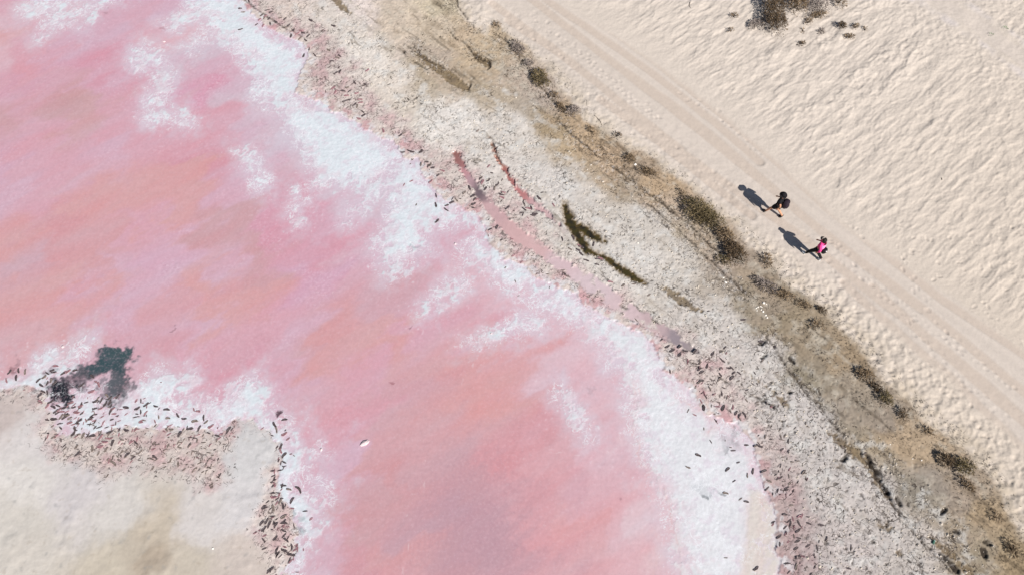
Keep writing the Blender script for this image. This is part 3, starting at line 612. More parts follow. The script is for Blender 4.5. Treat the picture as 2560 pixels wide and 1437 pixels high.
def ground_mat(name, rough, grain, grain_scale, bump, bump_scale, spec=.3, marks=None, flecks=0.0, veins=0.0):
    m, nt, bs = nodes_of(name)
    N, Lk = nt.nodes, nt.links
    at = N.new("ShaderNodeAttribute"); at.attribute_name = "pigment"
    tc = N.new("ShaderNodeTexCoord")
    n1 = N.new("ShaderNodeTexNoise"); n1.inputs["Scale"].default_value = grain_scale; n1.inputs["Detail"].default_value = 6; n1.inputs["Roughness"].default_value = .65
    Lk.new(tc.outputs["Object"], n1.inputs["Vector"])
    mr = N.new("ShaderNodeMapRange"); mr.inputs["From Min"].default_value = .25; mr.inputs["From Max"].default_value = .75
    mr.inputs["To Min"].default_value = 1 - grain; mr.inputs["To Max"].default_value = 1 + grain
    Lk.new(n1.outputs["Fac"], mr.inputs["Value"])
    mx = N.new("ShaderNodeVectorMath"); mx.operation = 'SCALE'
    Lk.new(at.outputs["Color"], mx.inputs[0]); Lk.new(mr.outputs[0], mx.inputs["Scale"])
    outc = mx.outputs[0]; markf = None
    def noise(sc, det, off=0.0, rough_=.55, dist=0.0):
        q = N.new("ShaderNodeTexNoise"); q.inputs["Scale"].default_value = sc; q.inputs["Detail"].default_value = det; q.inputs["Roughness"].default_value = rough_; q.inputs["Distortion"].default_value = dist
        v = N.new("ShaderNodeVectorMath"); v.operation = 'ADD'; v.inputs[1].default_value = (off, off * .7, 0)
        Lk.new(tc.outputs["Object"], v.inputs[0]); Lk.new(v.outputs[0], q.inputs["Vector"]); return q.outputs["Fac"]
    def math_(op, a, b=None):
        q = N.new("ShaderNodeMath"); q.operation = op
        for k, x in enumerate((a, b)):
            if x is None: continue
            if isinstance(x, (int, float)): q.inputs[k].default_value = x
            else: Lk.new(x, q.inputs[k])
        return q.outputs[0]
    def rng_(x, a, b, c=0.0, d=1.0):
        q = N.new("ShaderNodeMapRange"); q.interpolation_type = 'SMOOTHSTEP'
        for nm, vv in (("From Min", a), ("From Max", b), ("To Min", c), ("To Max", d)): q.inputs[nm].default_value = vv
        Lk.new(x, q.inputs["Value"]); return q.outputs[0]
    def mix_(a, colr, f):
        q = N.new("ShaderNodeMix"); q.data_type = 'RGBA'
        Lk.new(f, q.inputs["Factor"]); Lk.new(a, q.inputs[6]); q.inputs[7].default_value = (*colr, 1); return q.outputs[2]
    if marks:                                            # short dark curls: footprints' edges, cracks, holes
        parts_ = []
        for (sc, wd, msc, off) in ((1.9, .022, 2.6, 3.0), (3.0, .026, 3.4, 11.0), (4.2, .026, 4.6, 23.0)):
            lines_ = rng_(math_('ABSOLUTE', math_('SUBTRACT', noise(sc, 1.0, off, .5, .6), .5)), wd * .35, wd, 1.0, 0.0)
            gate = rng_(math_('ADD', noise(msc, 1.0, off + 40), math_('MULTIPLY', at.outputs["Alpha"], .20)), .625, .69)
            parts_.append(math_('MULTIPLY', lines_, gate))
        spots = rng_(math_('ADD', noise(6.5, 2.0, 71.0), math_('MULTIPLY', at.outputs["Alpha"], .14)), .735, .79)
        m_ = math_('MAXIMUM', math_('MAXIMUM', parts_[0], parts_[1]), math_('MAXIMUM', parts_[2], spots))
        m_ = math_('MULTIPLY', m_, rng_(at.outputs["Alpha"], .0, .12))
        markf = m_
        light = rng_(math_('MULTIPLY', rng_(noise(3.6, 3.0, 91.0, .6, .4), .54, .66), at.outputs["Alpha"]), .1, .8, 0.0, .35)
        outc = mix_(outc, tuple(lin((232, 224, 220)) / KEY), light)
        outc = mix_(outc, marks, math_('MULTIPLY', m_, rng_(noise(1.7, 1.0, 111.0), .35, .65, .35, .85)))
    if flecks:
        fl = math_('MULTIPLY', rng_(noise(7.0, 4.0, 13.0, .7), .50, .66), rng_(at.outputs["Alpha"], .0, 1.0, .25, 1.0))
        outc = mix_(outc, tuple(lin((240, 214, 226)) / KEY), math_('MULTIPLY', fl, flecks))
        fd = math_('MULTIPLY', rng_(noise(5.0, 4.0, 53.0, .7), .52, .70), rng_(at.outputs["Alpha"], .0, 1.0, .3, 1.0))
        outc = mix_(outc, tuple(lin((180, 130, 150)) / KEY), math_('MULTIPLY', fd, flecks * .8))
    if veins:
        a2 = N.new("ShaderNodeAttribute"); a2.attribute_name = "salting"; sgv = a2.outputs["Fac"]
        l1 = rng_(math_('ABSOLUTE', math_('SUBTRACT', noise(1.1, 4.0, 5.0, .62, .5), .5)), .004, .016, 1.0, 0.0)
        l2 = rng_(math_('ABSOLUTE', math_('SUBTRACT', noise(2.3, 3.0, 35.0, .6, .8), .5)), .005, .018, 1.0, 0.0)
        vv_ = math_('MULTIPLY', math_('MAXIMUM', l1, math_('MULTIPLY', l2, .7)), rng_(sgv, .15, .8))
        outc = mix_(outc, tuple(lin((242, 242, 247)) / KEY), math_('MULTIPLY', vv_, veins))
        if veins > .8:
            mt = math_('MULTIPLY', rng_(noise(1.6, 5.0, 65.0, .68, .3), .50, .66), .55)
            outc = mix_(outc, tuple(lin((222, 208, 220)) / KEY), mt)
    Lk.new(outc, bs.inputs["Base Color"])
    n2 = N.new("ShaderNodeTexNoise"); n2.inputs["Scale"].default_value = bump_scale; n2.inputs["Detail"].default_value = 5; n2.inputs["Roughness"].default_value = .6
    Lk.new(tc.outputs["Object"], n2.inputs["Vector"])
    bp = N.new("ShaderNodeBump"); bp.inputs["Distance"].default_value = bump; bp.inputs["Strength"].default_value = 1.0
    if markf is not None:
        bh = math_('SUBTRACT', n2.outputs["Fac"], math_('MULTIPLY', markf, .6))
        Lk.new(bh, bp.inputs["Height"])
    else:
        Lk.new(n2.outputs["Fac"], bp.inputs["Height"])
    Lk.new(bp.outputs[0], bs.inputs["Normal"])
    bs.inputs["Roughness"].default_value = rough
    bs.inputs["Specular IOR Level"].default_value = spec
    return m

ZMAT = {Z_LAKE: ground_mat("pink_brine", .42, .04, 3.0, .004, 7.0, .35, None, .5, .75), Z_SALT: ground_mat("salt", .8, .05, 3.5, .010, 5, .2, None, 0.0, .9),
        Z_MUD: ground_mat("pink_mud", .7, .08, 6, .025, 6, .25, tuple(lin((84, 66, 66)) / KEY)), Z_CRUST: ground_mat("salty_clay", .9, .07, 4, .025, 5, .15, tuple(lin((74, 64, 58)) / KEY)),
        Z_CLAY: ground_mat("brown_clay", .9, .08, 6, .015, 6, .15, tuple(lin((66, 54, 44)) / KEY)), Z_SANDY: ground_mat("sand_grains", .95, .05, 9, .012, 8, .1),
        Z_ROAD: ground_mat("packed_sand", .95, .04, 9, .006, 10, .1), Z_BARZ: ground_mat("crusted_silt", .9, .06, 4, .012, 4, .15, tuple(lin((92, 84, 82)) / KEY)),
        Z_CHAN: ground_mat("pink_standing_brine", .25, .03, 4, .002, 6, .5), Z_POOL: ground_mat("olive_standing_water", .2, .12, 8, .004, 9, .5)}

# outer ground, coarse, out to the horizon
def spaced(c0, c1, n, far):
    a = np.linspace(c0, c1, n)
    t = (np.linspace(0, 1, 34)[1:] ** 2.6)
    return np.concatenate([(c0 - t * far)[::-1], a, c1 + t * far])
ox = spaced(-37.0, 37.0, 150, 900.0); oy = spaced(1.6, 40.0, 78, 900.0)
OX, OY = np.meshgrid(ox, oy)
OZ, OC, OZN = ground(np.clip(OX, -59, 59) + 0 * OX, np.clip(OY, -23, 65), False)
def halfw(Y): return 25.6 + (Y - 2.8) * (33.4 - 23.4) / 35.0 + 1.2
infine = (OY > 1.9) & (OY < 40.0) & (np.abs(OX) < np.minimum(halfw(OY) - .9, 36.9))
near_f = (OY > 1.2) & (OY < 40.5) & (np.abs(OX) < np.minimum(halfw(OY), 37.5))
OZ = np.where(near_f, OZ - .12, OZ)
def gridfaces(nx, ny):
    i = np.arange(ny - 1)[:, None] * nx + np.arange(nx - 1)[None]
    return np.stack([i, i + 1, i + 1 + nx, i + nx], -1)
ff = gridfaces(len(gx), len(gy)); okf = np.abs(FX[:-1, :-1] + STEP / 2) < halfw(FY[:-1, :-1])
fz = FZN[:-1, :-1][okf]; ff = ff[okf]
of = gridfaces(len(ox), len(oy))
ino = infine[:-1, :-1] & infine[1:, :-1] & infine[:-1, 1:] & infine[1:, 1:]
oz = OZN[:-1, :-1][~ino]; of = of[~ino] + FX.size
AV = np.concatenate([np.stack([FX, FY, FZ], -1).reshape(-1, 3), np.stack([OX, OY, OZ], -1).reshape(-1, 3)]).astype(np.float32)
AC = np.concatenate([FC.reshape(-1, 5), OC.reshape(-1, 5)])
AF = np.concatenate([ff, of]); AZ = np.concatenate([fz, oz])
ZLAB = {Z_LAKE: ("milky pink brine lake with coral and lilac wind streaks", "lake"), Z_SALT: ("white salt crust lying in patches along the pink water's edge", "salt"),
        Z_MUD: ("pinkish trampled mud between the white salt and the dry flat", "mud"), Z_CRUST: ("pale grey cracked mudflat speckled with small dark holes", "mudflat"),
        Z_CLAY: ("brown and ochre clay bank between the mudflat and the sand", "bank"), Z_SANDY: ("cream coloured sand, scooped and trampled", "sand"),
        Z_ROAD: ("smooth packed sand track with long parallel wheel ruts", "track"), Z_BARZ: ("beige silt bar reaching into the lake at lower left", "sandbar"),
        Z_CHAN: ("pink water standing in two old wheel ruts", "water"), Z_POOL: ("dark olive water standing in a broken rut", "pool")}
ZOBJ = {}
for zi in range(10):
    F_ = AF[AZ == zi]
    if not len(F_): continue
    used, inv = np.unique(F_.ravel(), return_inverse=True)
    me = bpy.data.meshes.new(ZNAME[zi])
    me.vertices.add(len(used)); me.vertices.foreach_set("co", AV[used].ravel())
    nf = len(F_)
    me.loops.add(nf * 4); me.loops.foreach_set("vertex_index", inv.astype(np.int32))
    me.polygons.add(nf)
    me.polygons.foreach_set("loop_start", np.arange(0, nf * 4, 4, dtype=np.int32))
    me.polygons.foreach_set("use_smooth", np.ones(nf, bool))
    me.update(calc_edges=True)
    ca = me.color_attributes.new("pigment", 'FLOAT_COLOR', 'POINT')
    ca.data.foreach_set("color", np.ascontiguousarray(AC[used][:, :4]).ravel())
    sa_ = me.attributes.new("salting", 'FLOAT', 'POINT'); sa_.data.foreach_set("value", np.ascontiguousarray(AC[used][:, 4]))
    me.materials.append(ZMAT[zi])
    o = bpy.data.objects.new(ZNAME[zi], me)
    COL.objects.link(o)
    tag(o, ZLAB[zi][0], None, None, "structure")
    ZOBJ[zi] = o

# ------------------------------------------------------------------ plain procedural materials for things
def plain(name, c, rough=.8, var=.15, scale=20, spec=.3, c2=None):
    m, nt, bs = nodes_of(name)
    N, Lk = nt.nodes, nt.links
    tc = N.new("ShaderNodeTexCoord"); n1 = N.new("ShaderNodeTexNoise"); n1.inputs["Scale"].default_value = scale; n1.inputs["Detail"].default_value = 4
    Lk.new(tc.outputs["Object"], n1.inputs["Vector"])
    cr = N.new("ShaderNodeValToRGB")
    a = lin(c); b = lin(c2) if c2 else a * (1 + var)
    if not c2: a = a * (1 - var)
    cr.color_ramp.elements[0].position = .35; cr.color_ramp.elements[1].position = .65
    cr.color_ramp.elements[0].color = (*a, 1); cr.color_ramp.elements[1].color = (*np.clip(b, 0, 1), 1)
    Lk.new(n1.outputs["Fac"], cr.inputs[0]); Lk.new(cr.outputs[0], bs.inputs["Base Color"])
    bs.inputs["Roughness"].default_value = rough; bs.inputs["Specular IOR Level"].default_value = spec
    return m

M_PRINT = plain("wet_dark_mud", (62, 54, 56), .55, .3, 9, .4, (92, 80, 82))
M_PRINTP = plain("wet_mauve_mud", (120, 88, 94), .5, .2, 9, .4, (158, 120, 126))
M_CLOD = plain("salty_clod", (190, 180, 168), .9, .12, 12, .2)

# ------------------------------------------------------------------ footprints: a shoe-shaped dish of wet mud with a pushed-up rim
def print_mesh(name, mat, seed):
    r = random.Random(seed)
    n = 14; V = []; Fc = []
    bend = r.uniform(-.03, .03)
    def outline(t, k):
        x = .145 * math.cos(t); w = .052 + .012 * math.cos(t) * (1 if math.cos(t) > 0 else .5)
        y = w * math.sin(t) * (1 - .25 * math.exp(-((x + .02) / .04) ** 2)) + bend * (1 - (x / .145) ** 2)
        j = 1 + r.uniform(-.1, .1)
        return x * k * j, y * k * j
    base = [outline(2 * math.pi * i / n, 1) for i in range(n)]
    for k, z in ((1.22, -.03), (1.08, .022), (.86, .006), (.45, .004)):
        for x, y in base: V.append((x * k, y * k, z + (r.uniform(-.004, .006) if z > 0 else 0)))
    V.append((0, bend, .004))
    for q in range(3):
        for i in range(n):
            Fc.append((q * n + i, q * n + (i + 1) % n, (q + 1) * n + (i + 1) % n, (q + 1) * n + i))
    for i in range(n): Fc.append((3 * n + i, 3 * n + (i + 1) % n, 4 * n))
    me = bpy.data.meshes.new(name); me.from_pydata(V, [], Fc); me.materials.append(mat)
    me.polygons.foreach_set("use_smooth", [True] * len(Fc)); me.update()
    return me
M_PRINTB = plain("drying_grey_mud", (98, 88, 84), .7, .2, 9, .2, (134, 122, 116))
PM = [print_mesh("footprint", M_PRINT, s) for s in range(6)] + [print_mesh("footprint", M_PRINTP, s) for s in range(20, 23)] + [print_mesh("footprint", M_PRINTB, s) for s in range(30, 33)]

CROPS = [
 (560,0,5.9875,[(240,128,0),(285,180,5),(245,437,20),(640,160,20),(705,190,25),(560,235,45),(620,250,45),(605,270,60),(535,295,45),(675,285,55),(485,368,45),(590,385,70),(695,355,-75),(780,328,-30),(850,275,15),(915,295,50),(945,412,20),(970,390,45),(1045,455,75),(1000,540,85),(1100,508,35),(1155,465,0),(1185,497,-20),(1265,545,50),(1140,578,50),(1225,607,-40),(1275,740,85),(1190,830,75),(1360,828,-50),(1300,318,-35),(1645,405,-20),(1570,765,-40),(1735,855,-40),(1700,885,-25),(1620,930,0),(1680,1108,35),(1742,1095,70),(1965,1255,-60),(1640,1330,35),(1665,1385,70),(1850,1325,10),(1790,1378,-15),(1885,1380,40),(1985,1408,10),(2120,1290,-40),(2150,1075,45),(365,20,-60)]),
 (640,0,2.99375,[(695,750,15),(680,722,5),(665,760,25),(740,785,45),(780,752,0),(785,775,10),(760,800,75),(798,842,-40),(805,865,35),(770,890,-20),(950,980,-70),(1080,1015,40),(1110,1000,20),(1100,1140,5),(1150,1130,-15),(1170,1140,0),(1235,1135,45)]),
 (1000,340,5.9875,[(310,235,60),(400,398,0),(455,430,70),(315,430,80),(490,480,10),(430,455,45),(635,530,-20),(575,595,40),(460,680,45),(1045,785,-70),(965,860,45),(1090,905,30),(1105,1025,30),(540,890,-80),(535,1030,-80),(695,1100,-35),(700,1035,20),(850,960,-50),(780,1000,30),(1330,475,50),(1210,650,45),(1240,705,60),(1280,800,55),(1420,800,80),(1460,740,40),(1550,855,-15),(1515,885,-20),(1525,935,-25),(1325,680,40),(1610,1085,40),(1855,1035,-65),(1860,1110,-40),(1920,1105,-10),(1965,1095,-80),(2020,1185,0),(2000,1200,0),(2080,945,-50),(2300,1055,-60),(1455,1370,60),(550,1270,45)]),
 (1600,820,5.9875,[(410,275,25),(590,280,30),(475,335,30),(680,345,-15),(590,395,50),(815,345,35),(710,500,80),(890,505,80),(1000,575,60),(885,620,35),(920,665,25),(880,815,30),(920,790,5),(1045,910,-75),(960,975,-80),(980,1025,-60),(1085,385,45),(1200,700,-60),(1190,770,45),(1375,750,40),(955,1190,-85),(1240,1190,45),(1385,1180,75),(1490,1310,55),(1565,1300,-70),(1440,1270,50),(1370,610,-50),(1480,690,-45),(1230,490,-45),(1795,215,0)]),
 (1280,480,2.99375,[(435,435,-35),(375,360,-80),(455,350,-70),(610,400,70),(500,410,-35),(515,420,-15),(555,518,-20),(635,550,-15),(660,505,-20),(735,678,-10),(830,705,35),(640,510,0),(520,470,-45),(495,440,-30)]),
 (0,820,5.9875,[(830,567,0),(775,628,15),(800,655,10),(705,670,-30),(655,725,40),(575,780,45),(755,780,-85),(700,820,80),(810,810,50),(615,850,-30),(240,740,-75),(275,630,-70),(375,650,-85),(135,650,60),(95,780,-60),(950,670,30),(1010,640,30),(1120,632,10),(1370,720,-30),(1215,845,40),(1440,810,-30),(1480,840,-60),(1360,945,20),(700,960,-70),(640,950,-20),(590,1000,45),(600,1100,-30),(750,1100,30),(700,1160,60),(790,1180,-20),(940,1190,10),(1100,1180,15),(1200,1160,25),(1140,1260,-10),(930,1250,0),(830,1240,45),(860,1270,30),(1050,1110,20),(1420,1090,20),(1460,1060,60),(1570,1130,65),(1635,1110,70),(1510,1080,70),(1500,1200,20),(1760,1020,55),(1640,1040,40),(1590,1010,-40),(1685,1200,25),(1880,1185,-10),(2050,1195,30),(2100,1250,-75),(2180,1270,60),(2185,1140,40),(2330,1165,-10),(1655,1250,70),(1000,1300,10),(910,1320,60),(800,1358,0),(1040,1350,30),(1180,1390,30),(1360,1350,30)]),
 (0,957,2.99375,[(1245,200,0),(1480,213,-5),(1330,240,-50),(1375,265,0),(1455,287,5),(1525,260,-80),(1540,290,40),(1575,322,30),(1280,345,-5),(1420,342,10),(1490,340,70),(1255,265,0),(820,365,20),(945,350,-10),(690,395,5),(750,405,60),(785,440,0),(795,500,60),(690,490,-80),(750,475,10),(845,450,80),(620,390,70),(400,268,0),(440,200,45),(570,220,0),(560,340,-60),(545,375,60),(1345,385,60),(580,530,40),(955,540,40),(855,605,-40),(1000,560,40),(1160,555,-30),(520,300,20),(480,260,30)]),
 (640,957,2.99375,[(212,275,10),(210,378,30),(150,350,-70),(140,310,-50),(210,540,50),(185,505,-60),(205,765,-5),(245,797,-10),(310,785,-25),(325,805,-60),(270,877,60),(180,882,60),(130,935,-70),(200,920,-70),(150,1065,60),(210,1105,-20),(225,1175,-30),(265,1225,-80),(210,1250,-15),(250,1275,-15),(155,1260,70),(145,1160,45),(205,1000,30),(210,1050,0),(80,1035,60),(60,1090,45),(100,1060,70),(130,850,0),(135,760,-60),(110,1390,30),(45,1050,50),(60,930,40)]),
 (1920,957,2.99375,[(150,440,75),(265,670,40),(240,995,20),(230,1050,-70),(125,985,0),(165,1055,60),(210,1375,70),(10,735,-20),(430,1165,50)]),
 (1280,957,2.99375,[(1580,190,50),(1435,185,80),(1740,240,-60),(1885,660,20),(1825,1385,30),(1805,660,70),(1765,690,80),(1615,645,35),(1600,825,-10),(1755,887,-10),(1855,470,-20),(1395,540,-20),(1320,628,-20),(1640,410,30),(1600,490,60),(1625,520,-60),(1650,570,-70),(1720,550,40)]),
]
nprint = 0
for ou, ov, sc, lst in CROPS:
    for (a, b, an) in lst:
        if nprint >= 298: break
        u, v = ou + a / sc, ov + b / sc
        x, y = P(u, v, .04)
        j, i = int((y - gy[0]) / STEP), int((x - gx[0]) / STEP)
        if not (0 <= i < len(gx) - 1 and 0 <= j < len(gy) - 1): continue
        zn = int(FZN[j, i])
        th = math.radians(an)
        wx, wy = math.cos(th), math.sin(th) * 1.12
        o = bpy.data.objects.new("footprint", PM[rng.randrange(6)] if rng.random() < .65 else PM[6 + rng.randrange(6)])
        COL.objects.link(o)
        zz = float(FZ[max(0, j - 2):j + 3, max(0, i - 2):i + 3].max())
        o.location = (x, y, zz + .004)
        k = rng.uniform(.76, 1.06)
        o.rotation_euler = (0, 0, math.atan2(wy, wx) + (math.pi if rng.random() < .5 else 0))
        o.scale = (k, k * rng.uniform(.7, 1.1), 1)
        o.parent = ZOBJ[zn]
        nprint += 1

# many more prints, too crowded to count, in the trampled belts
def ellipse_dish(V, Fc, x, y, z, an, ln, wd):
    n = 8; b = len(V); c, s = math.cos(an), math.sin(an)
    for k, dz in ((1.2, -.03), (1.0, .014), (.7, .002)):
        for i in range(n):
            t = 2 * math.pi * i / n; jx = rng.uniform(.88, 1.12)
            px, py = math.cos(t) * ln / 2 * k * jx, math.sin(t) * wd / 2 * k * jx
            V.append((x + px * c - py * s, y + px * s + py * c, z + dz))
    for q in range(2):
        for i in range(n): Fc.append((b + q * n + i, b + q * n + (i + 1) % n, b + (q + 1) * n + (i + 1) % n, b + (q + 1) * n + i))
    Fc.append(tuple(b + 2 * n + i for i in range(n)))
def crowd(mat, regs, lnr, parent):
    V, Fc = [], []
    for (u0, v0, su, sv, n) in regs:
        for _ in range(n):
            u, v = rng.gauss(u0, su), rng.gauss(v0, sv)
            x, y = P(u, v, .05)
            j, i = int((y - gy[0]) / STEP), int((x - gx[0]) / STEP)
            if not (2 <= i < len(gx) - 3 and 2 <= j < len(gy) - 3): continue
            if int(FZN[j, i]) not in (Z_MUD, Z_SALT, Z_CRUST): continue
            zz = float(FZ[j - 1:j + 2, i - 1:i + 2].max())
            l = rng.uniform(*lnr)
            ellipse_dish(V, Fc, x, y, zz + .002, rng.gauss(.7, .7), l, l * rng.uniform(.16, .36))
    return tag(mesh_obj("mud_print", V, Fc, mat, parent), None, None, None, "stuff")
crowd(M_PRINT, [(180,1040,70,40,60),(300,1020,60,30,26),(690,1300,30,80,50),(560,1080,50,40,20),(700,1180,10,50,16),(1790,930,60,60,24),(1880,1080,40,60,14),(1960,1250,30,80,22),(850,230,50,50,8),(1250,500,70,50,20),(2010,1370,40,50,26)], (.12, .30), ZOBJ[Z_MUD])
crowd(M_PRINTB, [(380,1150,120,25,50),(520,1180,40,40,40),(1100,420,50,50,20),(1420,690,90,40,20),(430,1110,90,30,40),(1950,1150,60,120,26),(2050,1250,60,120,26),(1860,1000,60,70,30),(200,1080,90,40,50)], (.08, .24), ZOBJ[Z_MUD])
crowd(M_PRINTP, [(200,1040,80,40,60),(330,1080,80,40,30),(500,1090,60,30,20),(700,1320,30,90,40),(1780,960,70,60,14),(1960,1270,30,90,14),(1270,560,60,60,12),(1150,450,50,50,10)], (.10, .26), ZOBJ[Z_MUD])

# ------------------------------------------------------------------ shrubs
SH_MATS = {
 "brown": (plain("dry_brown_leaf", (104, 88, 70), .9, .3, 4, .1, (150, 130, 106)), plain("dark_twig", (70, 58, 48), .9, .2)),
 "grey": (plain("dead_grey_leaf", (124, 114, 110), .9, .3, 4, .1, (164, 152, 144)), plain("grey_twig", (120, 110, 104), .9, .2)),
 "olive": (plain("olive_leaf", (86, 78, 56), .9, .3, 3, .1, (136, 120, 92)), plain("brown_twig", (84, 70, 52), .9, .2)),
 "dark": (plain("dark_scrub_leaf", (72, 60, 48), .9, .3, 4, .1, (120, 102, 82)), plain("black_twig", (56, 48, 42), .9, .2))}

def shrub(u, v, rx, ry, an, h, style, dens, label, group="dry shrubs on the sand", lobes=None, cover=1.0):
    """an in image degrees; rx, ry in photo pixels"""
    zg = .3
    x, y = P(u, v, zg + h * .4)
    zg = zat(x, y)
    root = empty("shrub", (x, y, zg - .02), math.radians(an))
    tag(root, label, "shrub", group)
    a, b = rx / 44., ry / 40.
    h *= 1.3
    r = random.Random(int(u * 7 + v))
    nl = lobes or max(1, int(a * b * 3))
    L = [((-.42 + .84 * (k_ + r.uniform(.2, .8)) / nl) * a, r.uniform(-.3, .3) * b, r.uniform(.8, 1.05)) for k_ in range(nl)]
    if nl == 1: L = [(0, 0, 1)]
    if nl == 5:
        L = [(0, 0, 1.05)] + [(.42 * a * math.cos(t_ * 1.57 + .6), .42 * b * math.sin(t_ * 1.57 + .6), r.uniform(.75, .95)) for t_ in range(4)]
    V, Fc = [], []
    if nl != 5: a *= 1.0
    n = int(dens * a * b * 1900)
    for _ in range(n):
        lx, ly, ls = L[r.randrange(nl)]
        th = r.uniform(0, 2 * math.pi); q = r.random() ** .55
        spike = 1 + .35 * math.sin(th * 7 + lx * 9) * r.random()
        ex, ey = a * (.68 if nl > 1 else 1), b * (.82 if nl > 1 else 1)
        px, py = lx + math.cos(th) * q * ex * ls * spike, ly + math.sin(th) * q * ey * ls * spike
        top = h * ls * math.sqrt(max(.02, 1 - min(q, 1) ** 2))
        pz = top * (1 - r.random() ** 2.0 * .6) + .03
        s = r.uniform(.03, .08)
        d = Vector((math.cos(th) + r.uniform(-.7, .7), math.sin(th) + r.uniform(-.7, .7), r.uniform(-.2, 1.1))).normalized()
        w = d.cross(Vector((r.uniform(-1, 1), r.uniform(-1, 1), r.uniform(-1, 1)))).normalized() * s * .34
        p = Vector((px, py, pz)); k = len(V)
        V += [p - w, p + w, p + d * s * 1.9]
        Fc.append((k, k + 1, k + 2))
    mesh_obj("foliage", V, Fc, SH_MATS[style][0], root)
    V, Fc = [], []
    for _ in range(max(14, int(a * b * 60))):
        lx, ly, ls = L[r.randrange(nl)]
        th = r.uniform(0, 2 * math.pi); q = r.uniform(.5, 1.15)
        p0 = Vector((lx + r.uniform(-.06, .06) * a, ly + r.uniform(-.06, .06) * b, 0))
        e = Vector((lx + math.cos(th) * q * a * .72, ly + math.sin(th) * q * b * .82, h * ls * r.uniform(.2, .95)))
        mpt = (p0 + e) / 2 + Vector((r.uniform(-.05, .05), r.uniform(-.05, .05), h * .22))
        prev = None
        for pt, rad in ((p0, .012), (mpt, .008), (e, .003)):
            k = len(V)
            for c in range(3):
                t = c * 2.094; V.append(pt + Vector((math.cos(t), math.sin(t) * .7, math.sin(t) * .7)) * rad)
            if prev is not None:
                for c in range(3): Fc.append((prev + c, prev + (c + 1) % 3, k + (c + 1) % 3, k + c))
            prev = k
    mesh_obj("branches", V, Fc, SH_MATS[style][1], root)
    return root

